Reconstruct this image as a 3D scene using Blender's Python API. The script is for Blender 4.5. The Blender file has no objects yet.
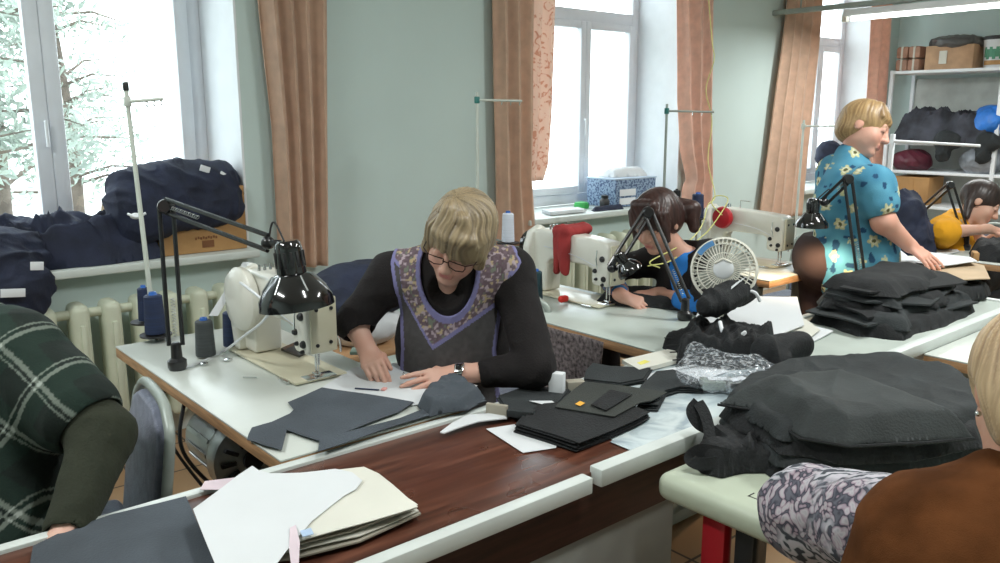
import bpy, bmesh, math, random
import numpy as np
from mathutils import Vector, Matrix, geometry
SC = bpy.context.scene
COL = SC.collection
random.seed(7)
# ------------------------------------------------------------------ camera
FPX = 830.0; PH = math.atan(166 / FPX); CH = 1.58; TH = math.radians(49.7)
VH = Vector((math.cos(TH), math.sin(TH), 0)); RR = Vector((math.sin(TH), -math.cos(TH), 0))
FF = (VH * math.cos(PH) + Vector((0, 0, -math.sin(PH)))).normalized(); UU = RR.cross(FF)
CC = Vector((0, 0, CH))
cd = bpy.data.cameras.new('camera'); cam = bpy.data.objects.new('camera', cd); COL.objects.link(cam)
cd.sensor_width = 36; cd.lens = 36 * FPX / 1000; cd.clip_start = 0.05; cd.clip_end = 200
M = Matrix((RR, UU, -FF)).transposed().to_4x4(); M.translation = CC
cam.matrix_world = M
SC.camera = cam
# ------------------------------------------------------------------ world, lights, exposure
SC.view_settings.view_transform = 'Standard'; SC.view_settings.look = 'None'
SC.view_settings.gamma = 1; SC.view_settings.use_curve_mapping = False
SC.view_settings.exposure = 0.0
w = bpy.data.worlds.new('World'); SC.world = w; w.use_nodes = True
nt = w.node_tree; bg = nt.nodes['Background']
bg.inputs['Color'].default_value = (0.90, 0.96, 1.0, 1); bg.inputs['Strength'].default_value = 5.5
SC.cycles.use_denoising = True
SC.cycles.max_bounces = 8; SC.cycles.diffuse_bounces = 5; SC.cycles.transparent_max_bounces = 12
SC.cycles.sample_clamp_indirect = 6
def area(name, loc, target, sx, sy, power, color=(1, 1, 1), portal=False):
    l = bpy.data.lights.new(name, 'AREA'); l.shape = 'RECTANGLE'; l.size = sx; l.size_y = sy
    l.energy = power; l.color = color
    if portal: l.cycles.is_portal = True
    o = bpy.data.objects.new(name, l); COL.objects.link(o); o.location = loc
    d = Vector(target) - Vector(loc); o.rotation_euler = d.to_track_quat('-Z', 'Y').to_euler()
    return o
YW = 4.15                      # window wall, room side
YG = 4.60                      # glazing plane
XF = 8.95                      # far end wall
WINS = [(0.10, 1.79), (3.70, 5.38), (7.15, 8.70)]
WZ0, WZ1 = 0.90, 2.95
CEIL_LAMP_W = 44
# ------------------------------------------------------------------ unprojection (real distances)
def ray(x, y): return FF * FPX + RR * (x - 500) - UU * (y - 281.5)
def at(x, y, z): d = ray(x, y); return CC + d * ((z - CH) / d.z)
def aty(x, y, Y): d = ray(x, y); return CC + d * (Y / d.y)
def atx(x, y, X): d = ray(x, y); return CC + d * (X / d.x)
def P(x, y, d): return CC + ray(x, y) * (d / FPX)
def cdir(r, u, b): return (RR * r + UU * u - FF * b).normalized()   # right, up, towards the viewer
# ------------------------------------------------------------------ materials
MATS = {}
def nodes(name, rough=.6, metal=0., spec=.5):
    m = bpy.data.materials.new(name); m.use_nodes = True
    t = m.node_tree; b = t.nodes['Principled BSDF']
    b.inputs['Roughness'].default_value = rough; b.inputs['Metallic'].default_value = metal
    b.inputs['Specular IOR Level'].default_value = spec
    MATS[name] = m
    return m, t, b
def N(t, typ, **kw):
    n = t.nodes.new(typ)
    for k, v in kw.items():
        if k in n.inputs.keys(): n.inputs[k].default_value = v
        else: setattr(n, k, v)
    return n
def ramp(t, stops, interp='LINEAR'):
    r = t.nodes.new('ShaderNodeValToRGB'); e = r.color_ramp.elements; r.color_ramp.interpolation = interp
    while len(e) < len(stops): e.new(.5)
    for k, (p, c) in enumerate(stops): e[k].position = p; e[k].color = (*c, 1)
    return r
def mat(name, c, rough=.6, metal=0., var=.12, scale=8., bump=0., bscale=60., spec=.5, sheen=0., stretch=(1, 1, 1), emit=0, coat=0):
    if name in MATS: return MATS[name]
    m, t, b = nodes(name, rough, metal, spec); L = t.links
    tc = N(t, 'ShaderNodeTexCoord'); mp = N(t, 'ShaderNodeMapping'); mp.inputs['Scale'].default_value = stretch
    L.new(tc.outputs['Object'], mp.inputs['Vector'])
    nz = N(t, 'ShaderNodeTexNoise', Scale=scale, Detail=5.); L.new(mp.outputs[0], nz.inputs['Vector'])
    lo = tuple(max(0, x * (1 - var)) for x in c); hi = tuple(min(1, x * (1 + var)) for x in c)
    r = ramp(t, [(.3, lo), (.7, hi)]); L.new(nz.outputs['Fac'], r.inputs[0]); L.new(r.outputs[0], b.inputs['Base Color'])
    if bump:
        n2 = N(t, 'ShaderNodeTexNoise', Scale=bscale, Detail=4.); L.new(mp.outputs[0], n2.inputs['Vector'])
        bp = N(t, 'ShaderNodeBump', Strength=min(1, bump), Distance=.004); L.new(n2.outputs['Fac'], bp.inputs['Height']); L.new(bp.outputs[0], b.inputs['Normal'])
    if sheen: b.inputs['Sheen Weight'].default_value = sheen
    if coat: b.inputs['Coat Weight'].default_value = coat; b.inputs['Coat Roughness'].default_value = .1
    if emit: b.inputs['Emission Color'].default_value = (*c, 1); b.inputs['Emission Strength'].default_value = emit
    return m
def vcol(name, rough=.6, bump=0., bscale=80., sss=0., sheen=0.):
    m, t, b = nodes(name, rough); L = t.links
    a = N(t, 'ShaderNodeAttribute', attribute_name='Col'); L.new(a.outputs['Color'], b.inputs['Base Color'])
    if bump:
        tc = N(t, 'ShaderNodeTexCoord'); n2 = N(t, 'ShaderNodeTexNoise', Scale=bscale, Detail=4.); L.new(tc.outputs['Object'], n2.inputs['Vector'])
        bp = N(t, 'ShaderNodeBump', Strength=bump, Distance=.003); L.new(n2.outputs['Fac'], bp.inputs['Height']); L.new(bp.outputs[0], b.inputs['Normal'])
    if sss: b.inputs['Subsurface Weight'].default_value = sss; b.inputs['Subsurface Radius'].default_value = (.01, .004, .002); b.inputs['Subsurface Scale'].default_value = 1
    if sheen: b.inputs['Sheen Weight'].default_value = sheen
    return m
mat('wall_paint', (.56, .67, .65), .75, var=.03, scale=1.5, bump=.08, bscale=40)
mat('white_paint', (.80, .83, .86), .5, var=.03)
mat('ceiling_paint', (.80, .82, .80), .8, var=.02)
mat('plastic_frame', (.74, .77, .82), .35, var=.03)
mat('sill_paint', (.62, .67, .64), .35, var=.06)
mat('radiator_paint', (.60, .63, .50), .45, var=.08)
mat('curtain_tan', (.72, .50, .37), .85, var=.12, scale=14, bump=.4, bscale=300, sheen=.3)
mat('curtain_pink', (.88, .60, .49), .85, var=.14, scale=16, bump=.3, bscale=300, sheen=.3)
for _n, _c in (('curtain_tan', (.74, .50, .36)), ('curtain_pink', (.88, .58, .46))):
    _t = MATS[_n].node_tree; _b = _t.nodes['Principled BSDF']; _tl = N(_t, 'ShaderNodeBsdfTranslucent'); _tl.inputs[0].default_value = (*_c, 1)
    _m = N(_t, 'ShaderNodeMixShader'); _m.inputs[0].default_value = .28
    _t.links.new(_b.outputs[0], _m.inputs[1]); _t.links.new(_tl.outputs[0], _m.inputs[2]); _t.links.new(_m.outputs[0], _t.nodes['Material Output'].inputs[0])
mat('laminate_white', (.60, .63, .59), .28, var=.04, scale=6)
mat('laminate_dull', (.48, .53, .49), .3, var=.10, scale=5)
mat('trim_white', (.62, .66, .64), .4, var=.06)
mat('ply_edge', (.42, .24, .12), .55, var=.3, scale=9, stretch=(1, 1, 14))
mat('dark_wood', (.045, .018, .012), .5, var=.4, scale=6, stretch=(1, 6, 12))
mat('panel_grey', (.30, .31, .29), .6, var=.15, scale=4)
mat('black_metal', (.012, .012, .014), .28, var=.1, coat=.3)
mat('black_gloss', (.006, .006, .007), .12, var=.1, coat=.8)
mat('black_plastic', (.02, .02, .022), .45, var=.15)
mat('chrome', (.75, .76, .76), .15, 1.0, var=.05)
mat('steel', (.45, .47, .47), .35, .9, var=.15)
mat('grey_metal', (.33, .37, .34), .45, .2, var=.12)
mat('machine_white', (.74, .73, .66), .32, var=.04, coat=.2)
mat('machine_cream', (.66, .62, .47), .36, var=.05, coat=.2)
mat('pole_white', (.62, .66, .60), .4, var=.08)
mat('teal_plastic', (.03, .20, .18), .4)
mat('navy_cloth', (.013, .018, .042), .8, var=.35, scale=10, bump=.6, bscale=120)
mat('black_cloth', (.0085, .0095, .011), .85, var=.35, scale=9, bump=.7, bscale=150)
mat('charcoal_cloth', (.020, .024, .026), .85, var=.3, scale=7, bump=.6, bscale=180)
mat('charcoal_bag', (.034, .039, .040), .85, var=.3, scale=7, bump=.5, bscale=180)
mat('slate_cloth', (.062, .074, .090), .9, var=.2, scale=6, bump=.5, bscale=200)
mat('green_grey_cloth', (.036, .040, .036), .9, var=.15, scale=6, bump=.5, bscale=200)
mat('paper_white', (.66, .68, .70), .7, var=.03, scale=4)
mat('paper_cream', (.66, .65, .58), .75, var=.06, scale=4)
mat('brown_paper', (.46, .34, .22), .8, var=.12, scale=6)
mat('card_grey', (.36, .33, .27), .8, var=.1)
mat('cardboard', (.45, .25, .10), .8, var=.15, scale=5, bump=.2)
mat('thread_navy', (.010, .022, .070), .6, var=.3, scale=5, bump=.5, bscale=8, stretch=(1, 1, 60))
mat('thread_grey', (.060, .068, .072), .6, var=.2, scale=5, bump=.5, bscale=8, stretch=(1, 1, 60))
mat('thread_white', (.70, .74, .84), .6, var=.08, scale=5, bump=.4, bscale=8, stretch=(1, 1, 60))
mat('thread_teal', (.015, .05, .065), .6, var=.2, scale=5, bump=.5, bscale=8, stretch=(1, 1, 60))
mat('blue_plastic', (.03, .14, .50), .35)
mat('red_cloth', (.32, .03, .03), .85, var=.3, bump=.5)
mat('red_plastic', (.42, .01, .02), .35)
mat('fan_plastic', (.76, .74, .66), .3, var=.03)
mat('label_white', (.75, .77, .80), .6, var=.02)
mat('label_blue', (.10, .30, .62), .5)
mat('yellow_mark', (.85, .42, .04), .6)
mat('yellow_thread', (.62, .60, .20), .6)
mat('green_tape', (.05, .42, .10), .4)
mat('blue_bag', (.02, .16, .55), .45, var=.3, bump=.5, bscale=30)
mat('maroon_bag', (.10, .015, .03), .45, var=.3, bump=.5, bscale=30)
mat('purple_bag', (.04, .01, .16), .5, var=.3, bump=.5, bscale=30)
mat('skin_plain', (.62, .36, .27), .5)
mat('tube_glow', (.93, 1.0, .97), .4, emit=6)
mat('bulb_glow', (1.0, .70, .36), .4, emit=14)
mat('leaf', (.32, .37, .32), .7, var=.4, scale=2)
mat('bark', (.14, .11, .09), .9, var=.3)
mat('yard', (.55, .56, .52), .9, var=.08)
mat('brown_fuzzy', (.105, .038, .013), 1., var=.4, scale=9, bump=.35, bscale=500, spec=.1)
mat('chair_fabric', (.19, .21, .28), .95, var=.25, scale=30, bump=.6, bscale=200, sheen=.3)
mat('speckle_cloth', (.16, .13, .13), .95, var=.75, scale=70, bump=.4, bscale=100)
mat('olive_knit', (.022, .026, .014), .95, var=.15, bump=.5, bscale=160)
mat('black_knit', (.0070, .0045, .0050), .9, var=.2, bump=.5, bscale=160)
mat('orange_knit', (.72, .33, .01), .9, var=.15, bump=.4, bscale=120)
mat('bright_blue_cloth', (.02, .20, .62), .85, var=.15)
mat('dark_brown_cloth', (.045, .026, .026), .9, var=.2)
def wood():
    m, t, b = nodes('wood_laminate', .30); L = t.links
    tc = N(t, 'ShaderNodeTexCoord'); mp = N(t, 'ShaderNodeMapping'); mp.inputs['Scale'].default_value = (1.2, 14, 6)
    L.new(tc.outputs['Object'], mp.inputs['Vector'])
    nz = N(t, 'ShaderNodeTexNoise', Scale=2.2, Detail=8., Distortion=.8); L.new(mp.outputs[0], nz.inputs['Vector'])
    r = ramp(t, [(.25, (.035, .010, .006)), (.5, (.085, .028, .016)), (.75, (.17, .065, .040))]); L.new(nz.outputs['Fac'], r.inputs[0]); L.new(r.outputs[0], b.inputs['Base Color'])
    m2 = mp; n2 = N(t, 'ShaderNodeTexNoise', Scale=3., Detail=3.); L.new(tc.outputs['Object'], n2.inputs['Vector'])
    r2 = ramp(t, [(.3, (.22,) * 3), (.7, (.40,) * 3)]); L.new(n2.outputs['Fac'], r2.inputs[0]); L.new(r2.outputs[0], b.inputs['Roughness'])
wood()
def tiles():
    m, t, b = nodes('floor_tile', .35); L = t.links
    tc = N(t, 'ShaderNodeTexCoord'); br = N(t, 'ShaderNodeTexBrick', Scale=1.0)
    br.offset = 0; br.inputs['Color1'].default_value = (.36, .22, .12, 1); br.inputs['Color2'].default_value = (.42, .26, .15, 1)
    br.inputs['Mortar'].default_value = (.06, .04, .03, 1); br.inputs['Mortar Size'].default_value = .006
    br.inputs['Brick Width'].default_value = .33; br.inputs['Row Height'].default_value = .33
    L.new(tc.outputs['Object'], br.inputs['Vector']); L.new(br.outputs['Color'], b.inputs['Base Color'])
tiles()
def film():
    m, t, b = nodes('plastic_film_print', .22); L = t.links
    tc = N(t, 'ShaderNodeTexCoord'); nz = N(t, 'ShaderNodeTexNoise', Scale=7., Detail=6., Distortion=1.4); L.new(tc.outputs['Object'], nz.inputs['Vector'])
    r = ramp(t, [(.35, (.34, .41, .46)), (.55, (.58, .66, .68)), (.75, (.68, .74, .74))]); L.new(nz.outputs['Fac'], r.inputs[0]); L.new(r.outputs[0], b.inputs['Base Color'])
film()
def glass():
    m, t, b = nodes('window_glass', 0.); L = t.links
    tr = N(t, 'ShaderNodeBsdfTransparent'); tr.inputs[0].default_value = (.93, .96, .96, 1); gl = N(t, 'ShaderNodeBsdfGlossy', Roughness=.02)
    mx = N(t, 'ShaderNodeMixShader'); mx.inputs[0].default_value = .05
    L.new(tr.outputs[0], mx.inputs[1]); L.new(gl.outputs[0], mx.inputs[2])
    L.new(mx.outputs[0], t.nodes['Material Output'].inputs[0])
    m, t, b = nodes('clear_film', .1); L = t.links
    tr = N(t, 'ShaderNodeBsdfTransparent'); tr.inputs[0].default_value = (.94, .95, .97, 1)
    b.inputs['Base Color'].default_value = (.75, .78, .82, 1); b.inputs['Roughness'].default_value = .12
    nz = N(t, 'ShaderNodeTexNoise', Scale=9., Detail=6., Distortion=2.); r = ramp(t, [(.48, (.05,) * 3), (.60, (.42,) * 3)])
    L.new(nz.outputs['Fac'], r.inputs[0]); mx = N(t, 'ShaderNodeMixShader')
    L.new(r.outputs[0], mx.inputs[0]); L.new(tr.outputs[0], mx.inputs[1]); L.new(b.outputs[0], mx.inputs[2])
    L.new(mx.outputs[0], t.nodes['Material Output'].inputs[0])
glass()
def sheer():
    m, t, b = nodes('curtain_sheer', .8); L = t.links
    tc = N(t, 'ShaderNodeTexCoord'); nz = N(t, 'ShaderNodeTexNoise', Scale=17., Detail=2., Distortion=2.2); L.new(tc.outputs['Object'], nz.inputs['Vector'])
    r = ramp(t, [(.56, (.95, .76, .66)), (.61, (.74, .42, .30))]); L.new(nz.outputs['Fac'], r.inputs[0]); L.new(r.outputs[0], b.inputs['Base Color'])
    tl = N(t, 'ShaderNodeBsdfTranslucent'); L.new(r.outputs[0], tl.inputs[0]); mx = N(t, 'ShaderNodeMixShader'); mx.inputs[0].default_value = .35
    L.new(b.outputs[0], mx.inputs[1]); L.new(tl.outputs[0], mx.inputs[2]); L.new(mx.outputs[0], t.nodes['Material Output'].inputs[0])
sheer()
def leafm():
    pass
vcol('skin', .55, .12, 260, sss=.05)
vcol('hair', .42, .0)
vcol('painted_cloth', .9, .4, 180)
def pattern_sleeve():
    m, t, b = nodes('swirl_print', .8); L = t.links
    tc = N(t, 'ShaderNodeTexCoord')
    v = N(t, 'ShaderNodeTexVoronoi', Scale=70.); n = N(t, 'ShaderNodeTexNoise', Scale=9., Detail=3.)
    mxv = N(t, 'ShaderNodeMix', data_type='VECTOR'); mxv.inputs[0].default_value = .13
    L.new(tc.outputs['Object'], n.inputs['Vector']); L.new(tc.outputs['Object'], mxv.inputs[4]); L.new(n.outputs['Color'], mxv.inputs[5]); L.new(mxv.outputs[1], v.inputs['Vector'])
    r = ramp(t, [(0, (.30, .30, .34)), (.30, (.46, .42, .45)), (.50, (.30, .22, .27)), (.58, (.03, .03, .05)), (.8, (.12, .12, .15))]); L.new(v.outputs['Distance'], r.inputs[0])
    w_ = N(t, 'ShaderNodeTexWave', Scale=16., Distortion=12., Detail=2.); w_.inputs['Detail Scale'].default_value = 1.6; L.new(tc.outputs['Object'], w_.inputs['Vector'])
    r2 = ramp(t, [(.25, (.04, .045, .06)), (.5, (.34, .36, .38)), (.8, (.48, .45, .50))]); L.new(w_.outputs['Fac'], r2.inputs[0])
    n3 = N(t, 'ShaderNodeTexNoise', Scale=7.); L.new(tc.outputs['Object'], n3.inputs['Vector']); r3 = ramp(t, [(.47, (0,) * 3), (.53, (1,) * 3)]); L.new(n3.outputs['Fac'], r3.inputs[0])
    mc = N(t, 'ShaderNodeMix', data_type='RGBA'); L.new(r3.outputs[0], mc.inputs[0]); L.new(r.outputs[0], mc.inputs[6]); L.new(r2.outputs[0], mc.inputs[7]); L.new(mc.outputs[2], b.inputs['Base Color'])
pattern_sleeve()
def blue_box_print():
    m, t, b = nodes('blue_box_print', .6); L = t.links
    tc = N(t, 'ShaderNodeTexCoord'); w_ = N(t, 'ShaderNodeTexNoise', Scale=75., Detail=3.); L.new(tc.outputs['Object'], w_.inputs['Vector'])
    r = ramp(t, [(.44, (.05, .09, .19)), (.54, (.26, .36, .50))]); L.new(w_.outputs['Fac'], r.inputs[0]); L.new(r.outputs[0], b.inputs['Base Color'])
blue_box_print()
# ------------------------------------------------------------------ object helpers
def tag(o, label=None, cat=None, group=None, kind=None):
    if label: o['label'] = label
    if cat: o['category'] = cat
    if group: o['group'] = group
    if kind: o['kind'] = kind
    return o
def thing(name, label, cat, loc, group=None):
    o = bpy.data.objects.new(name, None); COL.objects.link(o); o.location = loc; o.empty_display_size = .05
    return tag(o, label, cat, group)
def wloc(o):
    return (wloc(o.parent) if o.parent else Vector()) + Vector(o['base'] if 'base' in o.keys() else o.location)
def link(o, parent=None):
    COL.objects.link(o)
    if parent:
        o.parent = parent
        r = parent
        while r.parent: r = r.parent
        if parent is r: o.matrix_parent_inverse = Matrix.Translation(-r.location)
    return o
def setmat(me, m):
    me.materials.append(MATS[m] if isinstance(m, str) else m)
def dup(root, loc, label=None, group=None, rotz=None):
    def cp(o, par):
        c = o.copy(); COL.objects.link(c)
        if par: c.parent = par
        for ch in [x for x in o.children]: cp(ch, c)
        return c
    c = cp(root, None); c.location = loc
    if rotz is not None: c.rotation_euler = (0, 0, rotz)
    if label: c['label'] = label
    if group: c['group'] = group
    return c
def basis(axis):
    z = Vector(axis).normalized(); x = z.orthogonal().normalized(); return x, z.cross(x), z
class MB:
    def __init__(s): s.b = bmesh.new()
    def box(s, c, size, rot=None, bev=0., seg=2):
        t = bmesh.new(); bmesh.ops.create_cube(t, size=1)
        for v in t.verts: v.co = Vector((v.co.x * size[0], v.co.y * size[1], v.co.z * size[2]))
        if bev: bmesh.ops.bevel(t, geom=t.edges[:], offset=bev, segments=seg, affect='EDGES', profile=.5)
        R = rot.to_4x4() if rot else Matrix()
        t.transform(Matrix.Translation(c) @ R); s.merge(t); return s
    def merge(s, t):
        me = bpy.data.meshes.new('t'); t.to_mesh(me); t.free(); s.b.from_mesh(me); bpy.data.meshes.remove(me)
    def tube(s, pts, r, seg=10, cap=True):
        pts = [Vector(p) for p in pts]; n = len(pts); rs = r if hasattr(r, '__len__') else [r] * n
        rings = []; x = None
        for i, p in enumerate(pts):
            d = ((pts[min(i + 1, n - 1)] - p).normalized() + (p - pts[max(i - 1, 0)]).normalized()).normalized()
            if x is None: x = d.orthogonal().normalized()
            else: x = (x - d * x.dot(d)).normalized()
            y = d.cross(x)
            rings.append([s.b.verts.new(p + (x * math.cos(a) + y * math.sin(a)) * rs[i]) for a in [2 * math.pi * k / seg for k in range(seg)]])
        for a, b in zip(rings, rings[1:]):
            for k in range(seg): s.b.faces.new((a[k], a[(k + 1) % seg], b[(k + 1) % seg], b[k]))
        if cap: s.b.faces.new(rings[0][::-1]); s.b.faces.new(rings[-1])
        return s
    def lathe(s, prof, c, axis=(0, 0, 1), seg=28, closed=False):
        x, y, z = basis(axis); c = Vector(c); rings = []
        for r, h in prof:
            rings.append([s.b.verts.new(c + z * h + (x * math.cos(a) + y * math.sin(a)) * max(r, 1e-4)) for a in [2 * math.pi * k / seg for k in range(seg)]])
        prs = list(zip(rings, rings[1:])) + ([(rings[-1], rings[0])] if closed else [])
        for a, b in prs:
            for k in range(seg): s.b.faces.new((a[k], a[(k + 1) % seg], b[(k + 1) % seg], b[k]))
        if not closed: s.b.faces.new(rings[0][::-1]); s.b.faces.new(rings[-1])
        return s
    def prism(s, poly, o, u, v, n, th, bev=0.):
        o, u, v, n = Vector(o), Vector(u), Vector(v), Vector(n); t = bmesh.new()
        a = [t.verts.new(o + u * p[0] + v * p[1]) for p in poly]; b = [t.verts.new(q.co + n * th) for q in a]
        m = len(a); t.faces.new(a[::-1]); t.faces.new(b)
        for k in range(m): t.faces.new((a[k], a[(k + 1) % m], b[(k + 1) % m], b[k]))
        bmesh.ops.recalc_face_normals(t, faces=t.faces[:])
        if bev: bmesh.ops.bevel(t, geom=t.edges[:], offset=bev, segments=3, affect='EDGES', profile=.5)
        s.merge(t); return s
    def ball(s, c, r, rot=None, sub=3):
        t = bmesh.new(); bmesh.ops.create_icosphere(t, subdivisions=sub, radius=1)
        rr = r if hasattr(r, '__len__') else (r, r, r)
        for v in t.verts: v.co = Vector((v.co.x * rr[0], v.co.y * rr[1], v.co.z * rr[2]))
        t.transform(Matrix.Translation(c) @ (rot.to_4x4() if rot else Matrix())); s.merge(t); return s
    def obj(s, name, m, parent=None, smooth=True, angle=40):
        bmesh.ops.recalc_face_normals(s.b, faces=s.b.faces[:])
        me = bpy.data.meshes.new(name); s.b.to_mesh(me); s.b.free()
        if smooth:
            me.polygons.foreach_set('use_smooth', [True] * len(me.polygons)); me.set_sharp_from_angle(angle=math.radians(angle))
        setmat(me, m); return link(bpy.data.objects.new(name, me), parent)
def bez(*ps, n=16):
    ps = [Vector(p) for p in ps]; out = []
    if len(ps) < 3: return ps
    ext = [ps[0] * 2 - ps[1]] + ps + [ps[-1] * 2 - ps[-2]]
    for i in range(1, len(ext) - 2):
        for k in range(n):
            t = k / n; a, b, c, d = ext[i - 1:i + 3]
            out.append(.5 * ((2 * b) + (c - a) * t + (2 * a - 5 * b + 4 * c - d) * t * t + (3 * b - a - 3 * c + d) * t ** 3))
    return out + [ps[-1]]
# ------------------------------------------------------------------ numpy noise
_rng = np.random.RandomState(3); _T = _rng.rand(32, 32, 32).astype(np.float32)
def vnoise(x, y, z):
    xi, yi, zi = np.floor(x).astype(int), np.floor(y).astype(int), np.floor(z).astype(int)
    fx, fy, fz = x - xi, y - yi, z - zi
    fx, fy, fz = [f * f * (3 - 2 * f) for f in (fx, fy, fz)]
    g = lambda a, b, c: _T[(xi + a) & 31, (yi + b) & 31, (zi + c) & 31]
    l = lambda a, b, f: a + (b - a) * f
    return l(l(l(g(0, 0, 0), g(1, 0, 0), fx), l(g(0, 1, 0), g(1, 1, 0), fx), fy), l(l(g(0, 0, 1), g(1, 0, 1), fx), l(g(0, 1, 1), g(1, 1, 1), fx), fy), fz)
def ridge(x, y, z): return 1 - np.abs(2 * vnoise(x, y, z) - 1)
def folds(x, y, z, f, seed=0.):
    wx = vnoise(x * f * .5 + seed, y * f * .5, z * f * .5) * 3; wy = vnoise(x * f * .5, y * f * .5 + 7 + seed, z * f * .5) * 3
    a = seed * 1.7; u = x * math.cos(a) + y * math.sin(a); v = y * math.cos(a) - x * math.sin(a)
    r1 = ridge(u * f * .45 + wx * .6, v * f * 1.3 + wy, z * f * .8 + seed) ** 1.6
    r2 = ridge((u + v) * f * 2.2 + wy, (v - u) * f * 1.1 + wx, z * f * 2. + seed) ** 1.6
    return r1 * .62 + r2 * .30 + ridge(x * f * 4 + wx, y * f * 4 + wy, z * f * 4) * .05
# ------------------------------------------------------------------ signed distance bodies
class Field:
    def __init__(s, lo, hi, vox):
        s.lo = np.array(lo, np.float32); s.vox = vox
        s.n = np.ceil((np.array(hi) - np.array(lo)) / vox).astype(int) + 1
        s.v = np.full(s.n, 1.0, np.float32)
    def sub(s, lo, hi, pad):
        a = np.clip(np.floor((np.array(lo) - pad - s.lo) / s.vox).astype(int), 0, s.n); b = np.clip(np.ceil((np.array(hi) + pad - s.lo) / s.vox).astype(int) + 1, 0, s.n)
        if (b <= a).any(): return None
        sl = tuple(slice(i, j) for i, j in zip(a, b))
        g = [(s.lo[k] + s.vox * np.arange(a[k], b[k], dtype=np.float32)).reshape([-1 if i == k else 1 for i in range(3)]) for k in range(3)]
        return sl, g
    def comb(s, sl, d, k, op):
        a = s.v[sl]
        if op == '+':
            h = np.maximum(k - np.abs(a - d), 0) / k; s.v[sl] = np.minimum(a, d) - h * h * k * .25
        else:
            d = -d; h = np.maximum(k - np.abs(a - d), 0) / k; s.v[sl] = np.maximum(a, d) + h * h * k * .25
    def cap(s, a, b, ra, rb=None, k=.02, op='+'):
        rb = ra if rb is None else rb; a, b = np.array(a, float), np.array(b, float); R = max(ra, rb)
        q = s.sub(np.minimum(a, b) - R, np.maximum(a, b) + R, max(k, s.vox * 3) + .01)
        if q is None: return s
        sl, (X, Y, Z) = q; ab = b - a; L = max(ab @ ab, 1e-12)
        t = np.clip(((X - a[0]) * ab[0] + (Y - a[1]) * ab[1] + (Z - a[2]) * ab[2]) / L, 0, 1)
        d = np.sqrt((X - a[0] - t * ab[0]) ** 2 + (Y - a[1] - t * ab[1]) ** 2 + (Z - a[2] - t * ab[2]) ** 2) - (ra + (rb - ra) * t)
        s.comb(sl, d.astype(np.float32), max(k, 1e-4), op); return s
    def ell(s, c, r, M=None, k=.02, op='+'):
        c = np.array(c, float); R = max(r); q = s.sub(c - R, c + R, max(k, s.vox * 3) + .01)
        if q is None: return s
        sl, (X, Y, Z) = q; M = np.eye(3) if M is None else np.array(M)
        p = [(X - c[0]) * M[0][i] + (Y - c[1]) * M[1][i] + (Z - c[2]) * M[2][i] for i in range(3)]
        k0 = np.sqrt(sum((p[i] / r[i]) ** 2 for i in range(3))); k1 = np.sqrt(sum((p[i] / r[i] ** 2) ** 2 for i in range(3))) + 1e-6
        s.comb(sl, (k0 * (k0 - 1) / k1).astype(np.float32), max(k, 1e-4), op); return s
    def plane(s, p, n, k=.004):                     # cut away the side n points to
        g = [(s.lo[i] + s.vox * np.arange(s.n[i], dtype=np.float32)).reshape([-1 if j == i else 1 for j in range(3)]) for i in range(3)]
        d = sum((g[i] - p[i]) * n[i] for i in range(3)); s.v = np.maximum(s.v, d.astype(np.float32)); return s
    def disp(s, fn, amp):
        m = np.abs(s.v) < amp + 4 * s.vox; i = np.argwhere(m); p = s.lo + i * s.vox
        s.v[m] += (amp * fn(p[:, 0], p[:, 1], p[:, 2])).astype(np.float32); return s
    def net(s):
        v = s.v; v[0], v[-1], v[:, 0], v[:, -1], v[:, :, 0], v[:, :, -1] = [1.] * 6
        ins = v < 0; nx, ny, nz = v.shape
        cnt = sum(ins[a:nx - 1 + a, b:ny - 1 + b, c:nz - 1 + c].astype(np.int8) for a in (0, 1) for b in (0, 1) for c in (0, 1))
        act = np.argwhere((cnt > 0) & (cnt < 8)); idx = np.full(cnt.shape, -1, np.int64); idx[tuple(act.T)] = np.arange(len(act))
        acc = np.zeros((len(act), 3)); num = np.zeros(len(act))
        for ax in range(3):
            o = [i for i in range(3) if i != ax]
            for a in (0, 1):
                for b in (0, 1):
                    o0 = np.zeros(3, int); o0[o[0]] = a; o0[o[1]] = b; o1 = o0.copy(); o1[ax] = 1
                    v0 = v[tuple((act + o0).T)]; v1 = v[tuple((act + o1).T)]; cr = (v0 < 0) != (v1 < 0)
                    t = np.where(cr, v0 / np.where(cr, v0 - v1, 1), 0); pt = act + o0 + t[:, None] * (o1 - o0)
                    acc[cr] += pt[cr]; num[cr] += 1
        co = s.lo + s.vox * acc / num[:, None]; quads = []
        for ax in range(3):
            o = [i for i in range(3) if i != ax]
            A = ins.take(range(0, v.shape[ax] - 1), ax); B = ins.take(range(1, v.shape[ax]), ax)
            e = np.argwhere(A != B); e = e[(e[:, o[0]] > 0) & (e[:, o[1]] > 0)]
            da = np.zeros(3, int); da[o[0]] = 1; db = np.zeros(3, int); db[o[1]] = 1
            q = np.stack([idx[tuple((e - da - db).T)], idx[tuple((e - db).T)], idx[tuple(e.T)], idx[tuple((e - da).T)]], 1)
            fl = A[tuple(e.T)].copy()
            if ax == 1: fl = ~fl
            q[~fl] = q[~fl][:, ::-1]; quads.append(q)
        return co, np.concatenate(quads)
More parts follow.
